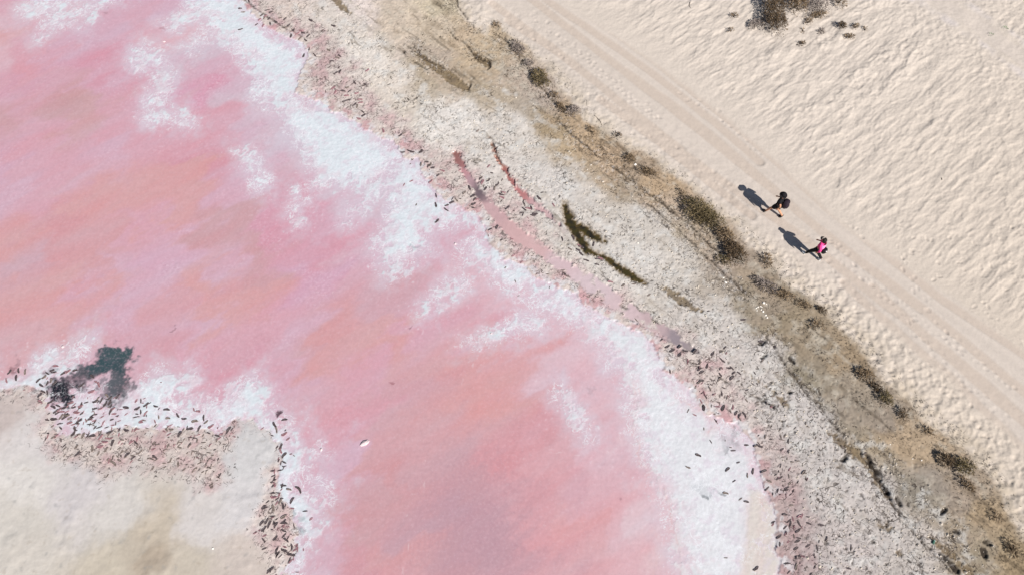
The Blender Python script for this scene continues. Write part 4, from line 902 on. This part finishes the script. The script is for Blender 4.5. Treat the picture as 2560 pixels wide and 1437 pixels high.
TOPG = "dry bushes on the sand at the top"
EDGE = "low shrubs along the edge of the sand"
SHR = [
 (1935,62,37,34,0,.95,"dark",1.5,"big round dark brown bush, lowest lobe of the clump at the top edge",TOPG,5),
 (1930,22,36,34,0,1.0,"dark",1.4,"dark bush at the top edge, directly above the big round one",TOPG,5),
 (1988,16,34,30,0,.9,"brown",1.5,"mid brown bush in the middle of the clump at the top edge",TOPG,5),
 (2042,20,36,32,0,.7,"grey",.8,"thin greyish bush at the right side of the top clump",TOPG,5),
 (2096,8,17,24,0,.5,"brown",1.4,"small brown bush standing alone just right of the top clump",TOPG,1),
 (1887,68,14,26,-60,.4,"grey",1.0,"narrow grey dead bush left of the big round dark one",TOPG,2),
 (2040,48,34,9,14,.3,"brown",1.2,"long flat brown bush under the top clump",TOPG,3),
 (2018,62,15,9,30,.25,"brown",.8,"sprawling reddish brown tuft below the top clump",TOPG,2),
 (2100,74,17,11,10,.3,"dark",1.3,"dark tuft, biggest of the loose row right of the top clump",TOPG,2),
 (2135,75,13,8,20,.2,"brown",1.0,"arched brown tuft, second from the right in the loose row",TOPG,2),
 (2159,80,5,8,0,.15,"brown",1.0,"tiny brown tuft, rightmost in the loose row",TOPG,1),
 (2118,100,18,7,-10,.2,"brown",1.2,"flat brown tuft lying just below the loose row",TOPG,2),
 (2050,86,14,8,25,.12,"grey",.7,"thin grey tuft on the ridge left of the loose row",TOPG,2),
 (2002,116,13,8,35,.15,"dark",.8,"small dark tuft in the trough under the top clump",TOPG,2),
 (1833,48,11,8,-10,.2,"brown",.9,"small brown tuft alone at the left of the top clump",TOPG,1),
 (1824,84,10,6,0,.15,"brown",.7,"little tuft on the sand directly under the lone brown one",TOPG,1),
 (2004,84,5,9,0,.12,"brown",.6,"tiny upright tuft under the middle of the top clump",TOPG,1),
 (1240,62,11,11,0,.25,"brown",.7,"small faint brown shrub, topmost of the edge row",EDGE,1),
 (1292,122,30,20,-50,.35,"grey",.75,"thin grey shrub below the topmost one of the edge row",EDGE,3),
 (1322,160,14,18,-30,.3,"grey",.6,"sparse grey shrub touching the green bush's upper end",EDGE,2),
 (1352,196,36,26,-40,.5,"olive",1.15,"rounded green and brown bush in the upper part of the edge row",EDGE,3),
 (1386,240,14,10,-60,.25,"brown",.8,"small brown tuft directly below the rounded green bush",EDGE,1),
 (1404,268,10,20,20,.3,"brown",.9,"narrow brown tuft left of the bluish grey shrub",EDGE,2),
 (1436,280,22,16,10,.35,"grey",1.0,"bluish grey shrub with dark right side in the edge row",EDGE,2),
 (1478,328,9,17,20,.2,"brown",.7,"small upright brown tuft near the ochre clay",EDGE,1),
 (1543,340,10,7,0,.2,"dark",.9,"little dark tuft on the sand above the ochre clay",EDGE,1),
 (1578,396,22,13,-50,.3,"brown",.8,"brown tuft next to the white stone",EDGE,2),
 (1622,432,32,14,-38,.3,"brown",.85,"long low greyish brown tuft below the white stone",EDGE,3),
 (1702,482,14,9,-40,.2,"brown",.5,"sparse tuft at the upper tip of the largest edge bush",EDGE,1),
 (1757,538,64,31,-42,.6,"olive",1.5,"largest edge bush, long and olive green, upper half",EDGE,6),
 (1815,590,30,20,-55,.45,"brown",1.3,"brown bush joining the two large olive bushes",EDGE,3),
 (1838,632,36,27,-50,.5,"dark",1.45,"darkest edge bush, left of the walkers' path, lower half",EDGE,4),
 (1812,655,22,14,-20,.25,"olive",.7,"yellowish low growth under the darkest edge bush",EDGE,2),
 (1917,652,18,14,-45,.3,"brown",.7,"lone sparse shrub between the large bush and the walkers",EDGE,2),
 (1912,712,38,16,-28,.3,"grey",.9,"grey brown scrub above the cluster of white stones",EDGE,3),
 (1962,738,28,14,-30,.3,"brown",.8,"brown scrub right of the white stones",EDGE,3),
 (2010,762,22,12,-30,.22,"brown",.6,"reddish brown sparse tuft above the lone dark one",EDGE,2),
 (2055,772,18,7,-45,.25,"dark",1.1,"thin dark tuft at the sand's edge, halfway down the right side",EDGE,2),
 (2042,812,20,13,-35,.22,"brown",.6,"brown patch of scrub below the thin dark tuft",EDGE,2),
 (2165,932,26,18,-50,.3,"brown",1.0,"reddish brown bush above the small olive one on the lower bank",EDGE,2),
 (2190,968,18,9,-45,.28,"dark",1.0,"dark strip of scrub between the reddish and the olive bush",EDGE,2),
 (2215,995,16,20,20,.35,"olive",1.1,"small olive bush on the lower bank",EDGE,2),
 (2258,1034,16,11,-40,.25,"dark",.8,"dark tuft below the small olive bush",EDGE,2),
 (2320,1075,20,11,-30,.2,"brown",.5,"faint brown scrub between the olive and the lowest bushes",EDGE,2),
 (2368,1148,22,15,-50,.35,"dark",1.1,"dark bush, upper one of the lowest pair",EDGE,2),
 (2408,1168,26,19,-10,.35,"olive",1.1,"olive brown bush, lower one of the lowest pair",EDGE,3),
 (2420,1208,22,12,-50,.25,"brown",.9,"brown scrub just under the lowest pair of bushes",EDGE,2),
 (2490,1290,14,9,-50,.2,"brown",.7,"small brown tuft near the lower right corner, upper",EDGE,1),
 (2530,1370,20,12,-60,.25,"dark",.7,"dark scrub in the lower right corner",EDGE,2),
]
for (u, v, rx, ry, an, h, st, de, lab, grp, lo) in SHR:
    shrub(u, v, rx, ry, an, h, st, de, lab, grp, lo)

# seedling, green, on the second track
def seedling(u, v, label, s):
    x, y = P(u, v, .45); z = zat(x, y)
    root = empty("seedling", (x, y, z)); tag(root, label, "plant", "green seedlings by the upper right track")
    gm = bpy.data.materials.get("seedling_green") or plain("seedling_green", (96, 130, 84), .7, .2)
    V, Fc = [], []
    r = random.Random(int(u))
    for k in range(int(26 * s)):
        th = r.uniform(0, 6.28); q = r.uniform(.02, .16) * s
        p = Vector((math.cos(th) * q, math.sin(th) * q, r.uniform(.02, .09))); d = Vector((math.cos(th), math.sin(th), .5)) * .055
        w = Vector((-math.sin(th), math.cos(th), 0)) * .016; b = len(V)
        V += [p, p + d * .5 + w, p + d, p + d * .5 - w]; Fc.append((b, b + 1, b + 2, b + 3))
    mesh_obj("foliage", V, Fc, gm, root)
seedling(2511, 75, "tiny green seedling in the roughened strip of sand, upper right", 1.0)
seedling(2477, 89, "tiny green seedling at the edge of the upper right track", .8)

# loose dead twigs and scraps under the shrubs; clods on the flat
def scatter(name, mat, zones, n, u0, u1, v0, v1, maker, test=None):
    V, Fc = [], []
    k = 0; tries = 0
    while k < n and tries < n * 12:
        tries += 1
        u, v = rng.uniform(u0, u1), rng.uniform(v0, v1)
        x, y = P(u, v, .2)
        j, i = int((y - gy[0]) / STEP), int((x - gx[0]) / STEP)
        if not (1 <= i < len(gx) - 2 and 1 <= j < len(gy) - 2): continue
        if int(FZN[j, i]) not in zones: continue
        if test and not test(x, y): continue
        maker(V, Fc, x, y, float(FZ[j, i])); k += 1
    return V, Fc
def twig(V, Fc, x, y, z):
    th = rng.uniform(0, 6.28); l = rng.uniform(.05, .17); b = len(V); w = rng.uniform(.004, .009)
    dx, dy = math.cos(th) * l, math.sin(th) * l; wx, wy = -math.sin(th) * w, math.cos(th) * w
    V += [(x - wx, y - wy, z + .01), (x + wx, y + wy, z + .01), (x, y, z + .01 + w * 2), (x + dx, y + dy, z + rng.uniform(.02, .07))]
    Fc += [(b, b + 1, b + 3), (b + 1, b + 2, b + 3), (b + 2, b, b + 3)]
def clod(V, Fc, x, y, z):
    s = rng.uniform(.018, .05) * (1.5 if rng.random() < .06 else 1); b = len(V)
    V.append((x, y, z + s * rng.uniform(.9, 1.4)))
    for i in range(5):
        t = i * 1.2566 + rng.uniform(-.3, .3); q = s * rng.uniform(.8, 1.4)
        V.append((x + math.cos(t) * q, y + math.sin(t) * q, z - .01 + s * .3))
    for i in range(5): Fc.append((b, b + 1 + i, b + 1 + (i + 1) % 5))
def near_edge(x, y):
    A = np.array([x]); B = np.array([y])
    d = float(F_SAND(A, B)[0]); nn = float(fbm(A, B, .7, 3, 131)[0])
    return -2.2 < d < .7 and nn > rng.uniform(-.5, .5)
V, Fc = scatter("litter", None, (Z_SANDY, Z_CLAY), 7000, 1100, 2560, 0, 1430, twig, near_edge)
tag(mesh_obj("plant_litter", V, Fc, SH_MATS["dark"][1]), "scattered dead twigs and dry litter along the clay bank", "litter", None, "stuff")
V, Fc = scatter("clods", None, (Z_CRUST,), 900, 640, 2560, 0, 1430, clod)
tag(mesh_obj("clod_scatter", V, Fc, M_CLOD), "small salty clods strewn over the mudflat", "clods", None, "stuff")

# ------------------------------------------------------------------ stones and small things
M_STONE = plain("white_stone", (236, 230, 222), .7, .08, 10)
M_LUMP = plain("salt_lump", (206, 190, 192), .6, .06, 10)
def stone(u, v, s, label, group=None, mat=None, z0=.25, name="stone", sx=1.0, an=0):
    x, y = P(u, v, z0); z = zat(x, y)
    me = bpy.data.meshes.new(name)
    V, Fc = [], []
    r = random.Random(int(u * 13 + v))
    V.append((0, 0, s * .8))
    for (q, hh) in ((.55, .68), (.95, .3), (1.0, -.15)):
        for i in range(8):
            t = i * math.pi / 4 + r.uniform(-.15, .15)
            V.append((math.cos(t) * q * s * sx * r.uniform(.85, 1.15), math.sin(t) * q * s * r.uniform(.8, 1.1), hh * s * r.uniform(.85, 1.1)))
    for i in range(8): Fc.append((0, 1 + i, 1 + (i + 1) % 8))
    for q in range(2):
        for i in range(8): Fc.append((1 + q * 8 + i, 9 + q * 8 + i, 9 + q * 8 + (i + 1) % 8, 1 + q * 8 + (i + 1) % 8))
    o = mesh_obj(name, V, Fc, mat or M_STONE)
    o.location = (x, y, z); o.rotation_euler = (0, 0, an)
    tag(o, label, "stone" if name == "stone" else "salt lump", group)
    return o
WS = "white stones on the grey brown clay"
for u, v, s, lab in ((1909,757,.075,"largest white stone, topmost of the cluster on the clay"),(1915,760,.035,"small white stone touching the right of the topmost one"),(1901.5,765,.045,"white stone, left of the two in the cluster's second row"),(1904.5,767,.035,"white stone, right of the two in the cluster's second row"),
                     (1894.5,767,.045,"whitish stone at the cluster's upper left"),(1890,770,.04,"upright white stone, leftmost of the cluster"),(1903,773.5,.045,"bright stone in the middle of the cluster, just left of the long one"),(1907.5,778,.06,"long white stone in the middle of the cluster"),
                     (1914.5,787,.055,"pale greenish white stone, second lowest of the cluster"),(1918,793,.05,"flat whitish stone, lowest of the cluster"),(1892,776,.035,"cream stone just below the leftmost one")):
    stone(u, v, s, lab, WS)
stone(1588, 412, .075, "single white stone beside the brown tuft on the clay")
stone(1814, 705, .05, "small long white stone on the brown bank above the cluster", None, None, .25, "stone", 1.8, -.8)
stone(1809, 694, .035, "smallest flat pale stone on the brown bank", None, None, .25, "stone", 1.6, .2)
stone(2225, 1110, .035, "small glinting white stone on the ochre clay, upper of three", "glinting stones on the lower clay")
stone(2281, 1146, .03, "small glinting white stone, middle of three on the lower clay", "glinting stones on the lower clay")
stone(2303, 1150, .04, "small glinting white stone, right one of three on the lower clay", "glinting stones on the lower clay")
stone(1594, 609, .05, "small white stone on the pale mudflat right of the olive pool", None, None, .15)
stone(912, 1107, .13, "long white lump of salt standing in the pink water", None, M_LUMP, 0.0, "salt_lump", 1.9, .45)
stone(157, 866, .075, "round white salt lump by the left shore", None, M_LUMP, 0.0, "salt_lump")
stone(410, 105, .06, "small white salt lump in the upper left water", None, M_LUMP, 0.0, "salt_lump", 1.8)
stone(1138, 610, .07, "white salt lump on the pink between two salt patches", None, M_LUMP, 0.0, "salt_lump")
stone(1228, 833, .05, "round salt lump at the end of the white salt spit", None, M_LUMP, 0.0, "salt_lump")
stone(803, 1123, .06, "small salt lump in the pink water by the silt bar", None, M_LUMP, 0.0, "salt_lump", 1.4, 1.2)
stone(532, 1370, .05, "tiny white stone on the beige silt bar", None, None, .1)

# a dark stick on the upper sand, a broken one lower down
M_STICK = plain("weathered_stick", (72, 60, 50), .9, .2)
def stick(pts, label, z=.45, r0=.018):
    w = [Vector((*P(u, v, z), 0)) for u, v in pts]
    o0 = w[0].copy(); zz = zat(o0.x, o0.y)
    V, Fc = [], []; prev = None
    for i, p in enumerate(w):
        k = len(V); zi = zat(p.x, p.y) + .02; q = r0 * (1 - .6 * i / len(w))
        d = (w[min(i + 1, len(w) - 1)] - w[max(i - 1, 0)]).normalized(); n = Vector((-d.y, d.x, 0))
        for c in range(6):
            t = c * math.pi / 3
            V.append(Vector((p.x - o0.x, p.y - o0.y, zi - zz)) + n * math.cos(t) * q + Vector((0, 0, math.sin(t) * q)))
        if prev is not None:
            for c in range(6): Fc.append((prev + c, prev + (c + 1) % 6, k + (c + 1) % 6, k + c))
        prev = k
    Fc.append(tuple(range(6))[::-1]); Fc.append(tuple(prev + c for c in range(6)))
    o = mesh_obj("stick", V, Fc, M_STICK); o.location = (o0.x, o0.y, zz)
    tag(o, label, "stick")
stick([(1724,10),(1722,18),(1725,25)], "short dark curved stick on the pale sand near the top edge")
stick([(1486,290),(1492,295),(1500,304),(1505,314)], "thin dark broken stick on the sand below the bluish grey shrub", .35, .016)
stick([(2351,449),(2352,454)], "tiny dark scrap of wood among the sand scoops at right", .45, .02)

# crumpled can near the bottom right rut
def can(u, v):
    x, y = P(u, v, .15); z = zat(x, y)
    root = empty("tin_can", (x, y, z + .06), math.radians(60)); tag(root, "small green and white tin can lying by the brown puddle at lower right", "can")
    def cyl(x0, x1, r):
        V, Fc = [], []
        for a in (x0, x1):
            for i in range(12): V.append((a, math.cos(i * math.pi / 6) * r, math.sin(i * math.pi / 6) * r))
        for i in range(12): Fc.append((i, (i + 1) % 12, 12 + (i + 1) % 12, 12 + i))
        Fc.append(tuple(range(12))[::-1]); Fc.append(tuple(range(12, 24)))
        return V, Fc
    mesh_obj("can_body", *cyl(-.09, .09, .055), plain("can_green", (70, 110, 96), .4, .1, 8, .5), root)
    mesh_obj("can_rim", *cyl(.0901, .105, .05), plain("can_white", (235, 238, 240), .3, .05, 8, .5), root)
can(2330, 1355)

# ------------------------------------------------------------------ people
def skin(name, verts, edges, radii, mat, parent, sub=2, root=0):
    me = bpy.data.meshes.new(name + "_rig"); me.from_pydata(verts, edges, [])
    o = bpy.data.objects.new(name + "_rig", me); COL.objects.link(o)
    md = o.modifiers.new("s", 'SKIN'); md.use_smooth_shade = True
    for i, r in enumerate(radii):
        rr = r if isinstance(r, tuple) else (r, r)
        me.skin_vertices[0].data[i].radius = rr
        me.skin_vertices[0].data[i].use_root = (i == root)
    o.modifiers.new("u", 'SUBSURF').levels = sub
    dg = bpy.context.evaluated_depsgraph_get()
    nm = bpy.data.meshes.new_from_object(o.evaluated_get(dg))
    nm.name = name; nm.materials.clear(); nm.materials.append(mat)
    bpy.data.objects.remove(o); bpy.data.meshes.remove(me)
    ob = bpy.data.objects.new(name, nm); COL.objects.link(ob); ob.parent = parent
    return ob

def blob(name, c, r, mat, parent, n=14, m=9, deform=None):
    V, Fc = [], []
    for j in range(m + 1):
        ph = math.pi * j / m
        for i in range(n):
            t = 2 * math.pi * i / n
            p = Vector((math.sin(ph) * math.cos(t) * r[0], math.sin(ph) * math.sin(t) * r[1], math.cos(ph) * r[2]))
            if deform: p = deform(p)
            V.append(p + Vector(c))
    for j in range(m):
        for i in range(n): Fc.append((j * n + i, (j + 1) * n + i, (j + 1) * n + (i + 1) % n, j * n + (i + 1) % n))
    return mesh_obj(name, V, Fc, mat, parent, True)

M_SKIN = plain("skin", (196, 146, 116), .6, .06, 12); M_BLACK = plain("black_cloth", (24, 22, 26), .9, .2); M_SHORT = plain("black_shorts_cloth", (20, 20, 24), .9, .2)
M_PINK = plain("hot_pink_cloth", (232, 70, 140), .8, .08); M_SUNPINK = plain("sunlit_pink_cloth", (246, 150, 196), .8, .06); M_HAIR = plain("dark_hair", (30, 24, 20), .7, .3)
M_WSHOE = plain("pale_shoe", (206, 212, 214), .6, .08); M_PACK = plain("dark_purple_pack", (40, 29, 40), .8, .25); M_COR = plain("coral_cloth", (226, 74, 104), .8, .1); M_WHITE = plain("white_badge", (235, 235, 235), .6, .03)

PS = 1.17      # the walkers' size against this scene's metre, taken from their height in the photograph
def person(u, v, h, head_an, lead, label, kind):
    x, y = P(u, v, .4); z = zat(x, y)
    root = empty("person", (x, y, z + .005), head_an)
    root.scale = (PS, PS, PS)
    tag(root, label, "person", "two walkers on the sand track")
    k = h / 1.76; s = 1 if lead == "left" else -1     # +y is the walker's left
    sk = 1 if kind == "man" else .9
    J = {"pel": (0, 0, .95), "sp": (.01, 0, 1.15), "ch": (.03, 0, 1.34), "nb": (.04, 0, 1.475), "nk": (.055, 0, 1.54), "hd": (.075, 0, 1.64), "ht": (.07, 0, 1.715),
         "hf": (.01, s * .09, .90), "kf": (.24, s * .10, .50), "af": (.37, s * .10, .10), "tf": (.54, s * .11, .045),
         "hb": (-.01, -s * .09, .90), "kb": (-.02, -s * .10, .48), "ab": (-.36, -s * .10, .20), "tb": (-.26, -s * .11, .045),
         "sf": (.03, s * .18 * sk, 1.42), "ef": (-.13, s * .27, 1.18), "wf": (-.06, s * .28, .96),
         "sb": (.03, -s * .18 * sk, 1.42), "eb": (.05, -s * .29, 1.16), "wb": (.25, -s * .25, 1.05)}
    J = {a: tuple(c * k for c in b) for a, b in J.items()}
    names = list(J)
    R = {"pel": .14, "sp": .13, "ch": .15, "nb": .075, "nk": .055, "hd": (.088, .10), "ht": .07, "hf": .095, "kf": .066, "af": .044, "tf": .024, "hb": .095, "kb": .066, "ab": .044, "tb": .024,
         "sf": .055, "ef": .04, "wf": .028, "sb": .055, "eb": .04, "wb": .028}
    E = [("pel","sp"),("sp","ch"),("ch","nb"),("nb","nk"),("nk","hd"),("hd","ht"),("pel","hf"),("hf","kf"),("kf","af"),("af","tf"),("pel","hb"),("hb","kb"),("kb","ab"),("ab","tb"),
         ("ch","sf"),("sf","ef"),("ef","wf"),("ch","sb"),("sb","eb"),("eb","wb")]
    V = [J[n] for n in names]; RR = [R[n] for n in names]; EE = [(names.index(a), names.index(b)) for a, b in E]
    for w, e in (("wf", "ef"), ("wb", "eb")):              # hands: palm and five fingers
        a, b = Vector(J[e]), Vector(J[w]); d = (b - a).normalized()
        side = d.cross(Vector((0, 1, 0))).normalized()
        pi_ = len(V); V.append(tuple(b + d * .05)); RR.append((.034, .02)); EE.append((names.index(w), pi_))
        for q, L in ((-.03, .055), (-.01, .068), (.01, .064), (.03, .05)):
            m1 = b + d * (.09) + side * q; m2 = m1 + d * L * .5 + Vector((0, -.006, 0)); m3 = m2 + d * L * .4 + Vector((0, -.014 * s, 0))
            for jn, (pt, rr) in enumerate(((m1, .010), (m2, .009), (m3, .007))):
                V.append(tuple(pt)); RR.append(rr); EE.append((pi_ if jn == 0 else len(V) - 2, len(V) - 1))
        t1 = b + d * .045 + side * .045; t2 = t1 + d * .035 + side * .012
        for jn, (pt, rr) in enumerate(((t1, .012), (t2, .009))):
            V.append(tuple(pt)); RR.append(rr); EE.append((pi_ if jn == 0 else len(V) - 2, len(V) - 1))
    skin("body", V, EE, RR, M_SKIN, root)
    def sub(keys, edges, rad, name, mat):
        return skin(name, [J[a] if isinstance(a, str) else a for a in keys], edges, rad, mat, root)
    lerp = lambda a, b, t: tuple(Vector(J[a]).lerp(Vector(J[b]), t))
    hd = Vector(J["hd"])
    blob("nose", hd + Vector((.108, 0, -.01)), (.016, .012, .02), M_SKIN, root, 8, 6)
    for q in (-1, 1):
        blob("eye", hd + Vector((.092, q * .034, .018)), (.008, .012, .008), M_BLACK, root, 8, 5)
        blob("ear", hd + Vector((0, q * .098, 0)), (.022, .01, .03), M_SKIN, root, 8, 6)
    blob("mouth", hd + Vector((.095, 0, -.045)), (.006, .024, .005), M_COR, root, 8, 5)
    def back(p):
        if p.x > .03: p.x = .03 + (p.x - .03) * .25
        return p
    if kind == "man":
        sub(["pel","sp","ch","nb","sf","sb",lerp("sf","ef",.6),lerp("sb","eb",.6)], [(0,1),(1,2),(2,3),(2,4),(2,5),(4,6),(5,7)], [.18,.18,.195,.09,.105,.105,.085,.08], "t_shirt", M_BLACK)
        sub(["pel","hf",lerp("hf","kf",.75),"hb",lerp("hb","kb",.75)], [(0,1),(1,2),(0,3),(3,4)], [.17,.14,.125,.14,.125], "shorts", M_SHORT)
        blob("hair", hd + Vector((-.015, 0, .03)), (.115, .112, .115), M_HAIR, root, deform=back)
        blob("hat_crown", hd + Vector((-.005, 0, .095)), (.115, .112, .10), M_BLACK, root, deform=lambda p: Vector((p.x, p.y, max(p.z, -.03))))
        V2, F2 = [], []
        for (r_, zz) in ((.105, .0), (.18, -.035), (.182, -.042), (.105, -.012)):
            for i in range(18):
                t = i * math.pi / 9; V2.append(hd + Vector((math.cos(t) * r_ - .005, math.sin(t) * r_, .08 + zz + .012 * math.sin(3 * t))))
        for q in range(4):
            for i in range(18): F2.append((q * 18 + i, ((q + 1) % 4) * 18 + i, ((q + 1) % 4) * 18 + (i + 1) % 18, q * 18 + (i + 1) % 18))
        mesh_obj("hat_brim", V2, F2, M_BLACK, root, True)
        sh, so = M_BLACK, M_BLACK
    else:
        sub(["pel","sp","ch","nb","sf","sb","ef","eb",lerp("ef","wf",.8),lerp("eb","wb",.8)], [(0,1),(1,2),(2,3),(2,4),(2,5),(4,6),(5,7),(6,8),(7,9)], [.155,.15,.17,.085,.085,.085,.065,.065,.05,.05], "jacket", M_PINK)
        V2, F2 = [], []                                    # sunlight on the jacket's back, painted as a paler pink shell
        for j in range(7):
            zz = (1.02 + .072 * j) * k
            for i in range(7):
                t = math.radians(112 + i * 22.6); r_ = .17 + .022 * math.sin(j * .6)
                V2.append((math.cos(t) * r_ * .98 + .02, math.sin(t) * r_ * 1.04, zz))
        for j in range(7):
            for i in range(7):
                a = V2[j * 7 + i]; V2.append((a[0] * .96 + .004, a[1] * .96, a[2]))
        for j in range(6):
            for i in range(6):
                a = j * 7 + i; F2.append((a, a + 1, a + 8, a + 7)); F2.append((a + 49, a + 56, a + 57, a + 50))
        mesh_obj("sunlit_back", V2, F2, M_SUNPINK, root, True)
        sub(["pel","hf","kf","af","hb","kb","ab"], [(0,1),(1,2),(2,3),(0,4),(4,5),(5,6)], [.16,.125,.085,.06,.125,.085,.06], "leggings", M_SHORT)
        o = sub([lerp("kb","ab",.15),lerp("kb","ab",.6)], [(0,1)], [.072,.062], "leg_stripe", M_COR)
        blob("hair", hd + Vector((-.02, 0, .02)), (.125, .122, .13), M_HAIR, root, deform=back)
        blob("hair", hd + Vector((-.10, 0, -.09)), (.05, .075, .10), M_HAIR, root)
        V2, F2 = [], []                                    # cap peak
        for zz in (0, .008):
            for i in range(9):
                t = math.radians(-60 + i * 15); V2.append(hd + Vector((math.cos(t) * .095, math.sin(t) * .095, .06 + zz)))
            for i in range(9):
                t = math.radians(-60 + i * 15); V2.append(hd + Vector((math.cos(t) * .17 + .01, math.sin(t) * .12, .045 + zz)))
        for q in (0, 18):
            for i in range(8): F2.append((q + i, q + i + 1, q + 10 + i, q + 9 + i))
        for i in range(8): F2.append((9 + i, 10 + i, 28 + i, 27 + i))
        mesh_obj("cap_peak", V2, F2, M_BLACK, root)
        sh, so = M_WSHOE, M_SHORT
    for a, t, l in (("af", "tf", 1), ("ab", "tb", 0)):
        A, T = Vector(J[a]), Vector(J[t])
        if l: he = Vector((A.x - .05, A.y, .045)); to = Vector((T.x + .02, T.y, .045))
        else: he = Vector((A.x - .05, A.y, .14)); to = Vector((T.x + .05, T.y, .045))
        mid = (he + to) / 2; mid.z += .012
        skin("shoe", [tuple(he), tuple(mid), tuple(to), tuple(A + Vector((0, 0, -.02)))], [(0, 1), (1, 2), (0, 3)], [.068, .068, .06, .06], sh, root)
    return root, J, x, y, z

hdg = math.radians(139)
pr, J1, x1, y1, z1 = person(1932, 539, 1.78, hdg, "left", "person in black hat, black t-shirt and shorts with bare legs, wearing a backpack", "man")
M1 = Matrix.Translation((x1, y1, z1)) @ Matrix.Rotation(hdg, 4, 'Z') @ Matrix.Scale(PS, 4)
bk = empty("backpack", M1 @ Vector((-.22, 0, 1.0)), hdg)
bk.scale = (PS, PS, PS)
tag(bk, "dark purple backpack on the back of the walker in black", "backpack")
def rbox(p):                                               # squarish rounded bag
    return Vector((math.copysign(abs(p.x / .15) ** .7, p.x) * .15, math.copysign(abs(p.y / .19) ** .6, p.y) * .19, math.copysign(abs(p.z / .26) ** .7, p.z) * .26))
blob("bag_body", (0, 0, .25), (.15, .19, .26), M_PACK, bk, 20, 12, rbox)
blob("front_pocket", (-.12, 0, .16), (.07, .14, .13), M_PACK, bk, 14, 8)
for q in (-1, 1):
    pts = [(.10, q * .11, .42), (.20, q * .12, .50), (.34, q * .12, .40), (.36, q * .13, .22), (.18, q * .16, .06)]
    skin("strap", pts, [(0, 1), (1, 2), (2, 3), (3, 4)], [(.022, .012)] * 5, M_BLACK, bk, 1)

hd2 = math.radians(135)
pr2, J2, x2, y2, z2 = person(2030, 645, 1.68, hd2, "left", "person in hot pink jacket and black leggings wearing a waist bag", "woman")
M2 = Matrix.Translation((x2, y2, z2)) @ Matrix.Rotation(hd2, 4, 'Z') @ Matrix.Scale(PS, 4)
wb = empty("waist_bag", M2 @ Vector((-.12, 0, .93)), hd2)
wb.scale = (PS, PS, PS)
tag(wb, "black waist bag with a white badge, worn by the walker in pink", "bag")
blob("bag_body", (-.11, 0, .03), (.12, .19, .12), M_SHORT, wb, 18, 10)
blob("badge", (-.20, .03, .115), (.03, .03, .012), M_WHITE, wb, 10, 6)
V2, F2 = [], []
for zz in (-.02, .02):
    for i in range(20):
        t = i * math.pi / 10; V2.append((.12 + math.cos(t) * .165, math.sin(t) * .165, zz + .02))
for i in range(20): F2.append((i, (i + 1) % 20, 20 + (i + 1) % 20, 20 + i))
mesh_obj("belt", V2, F2, M_SHORT, wb, True)
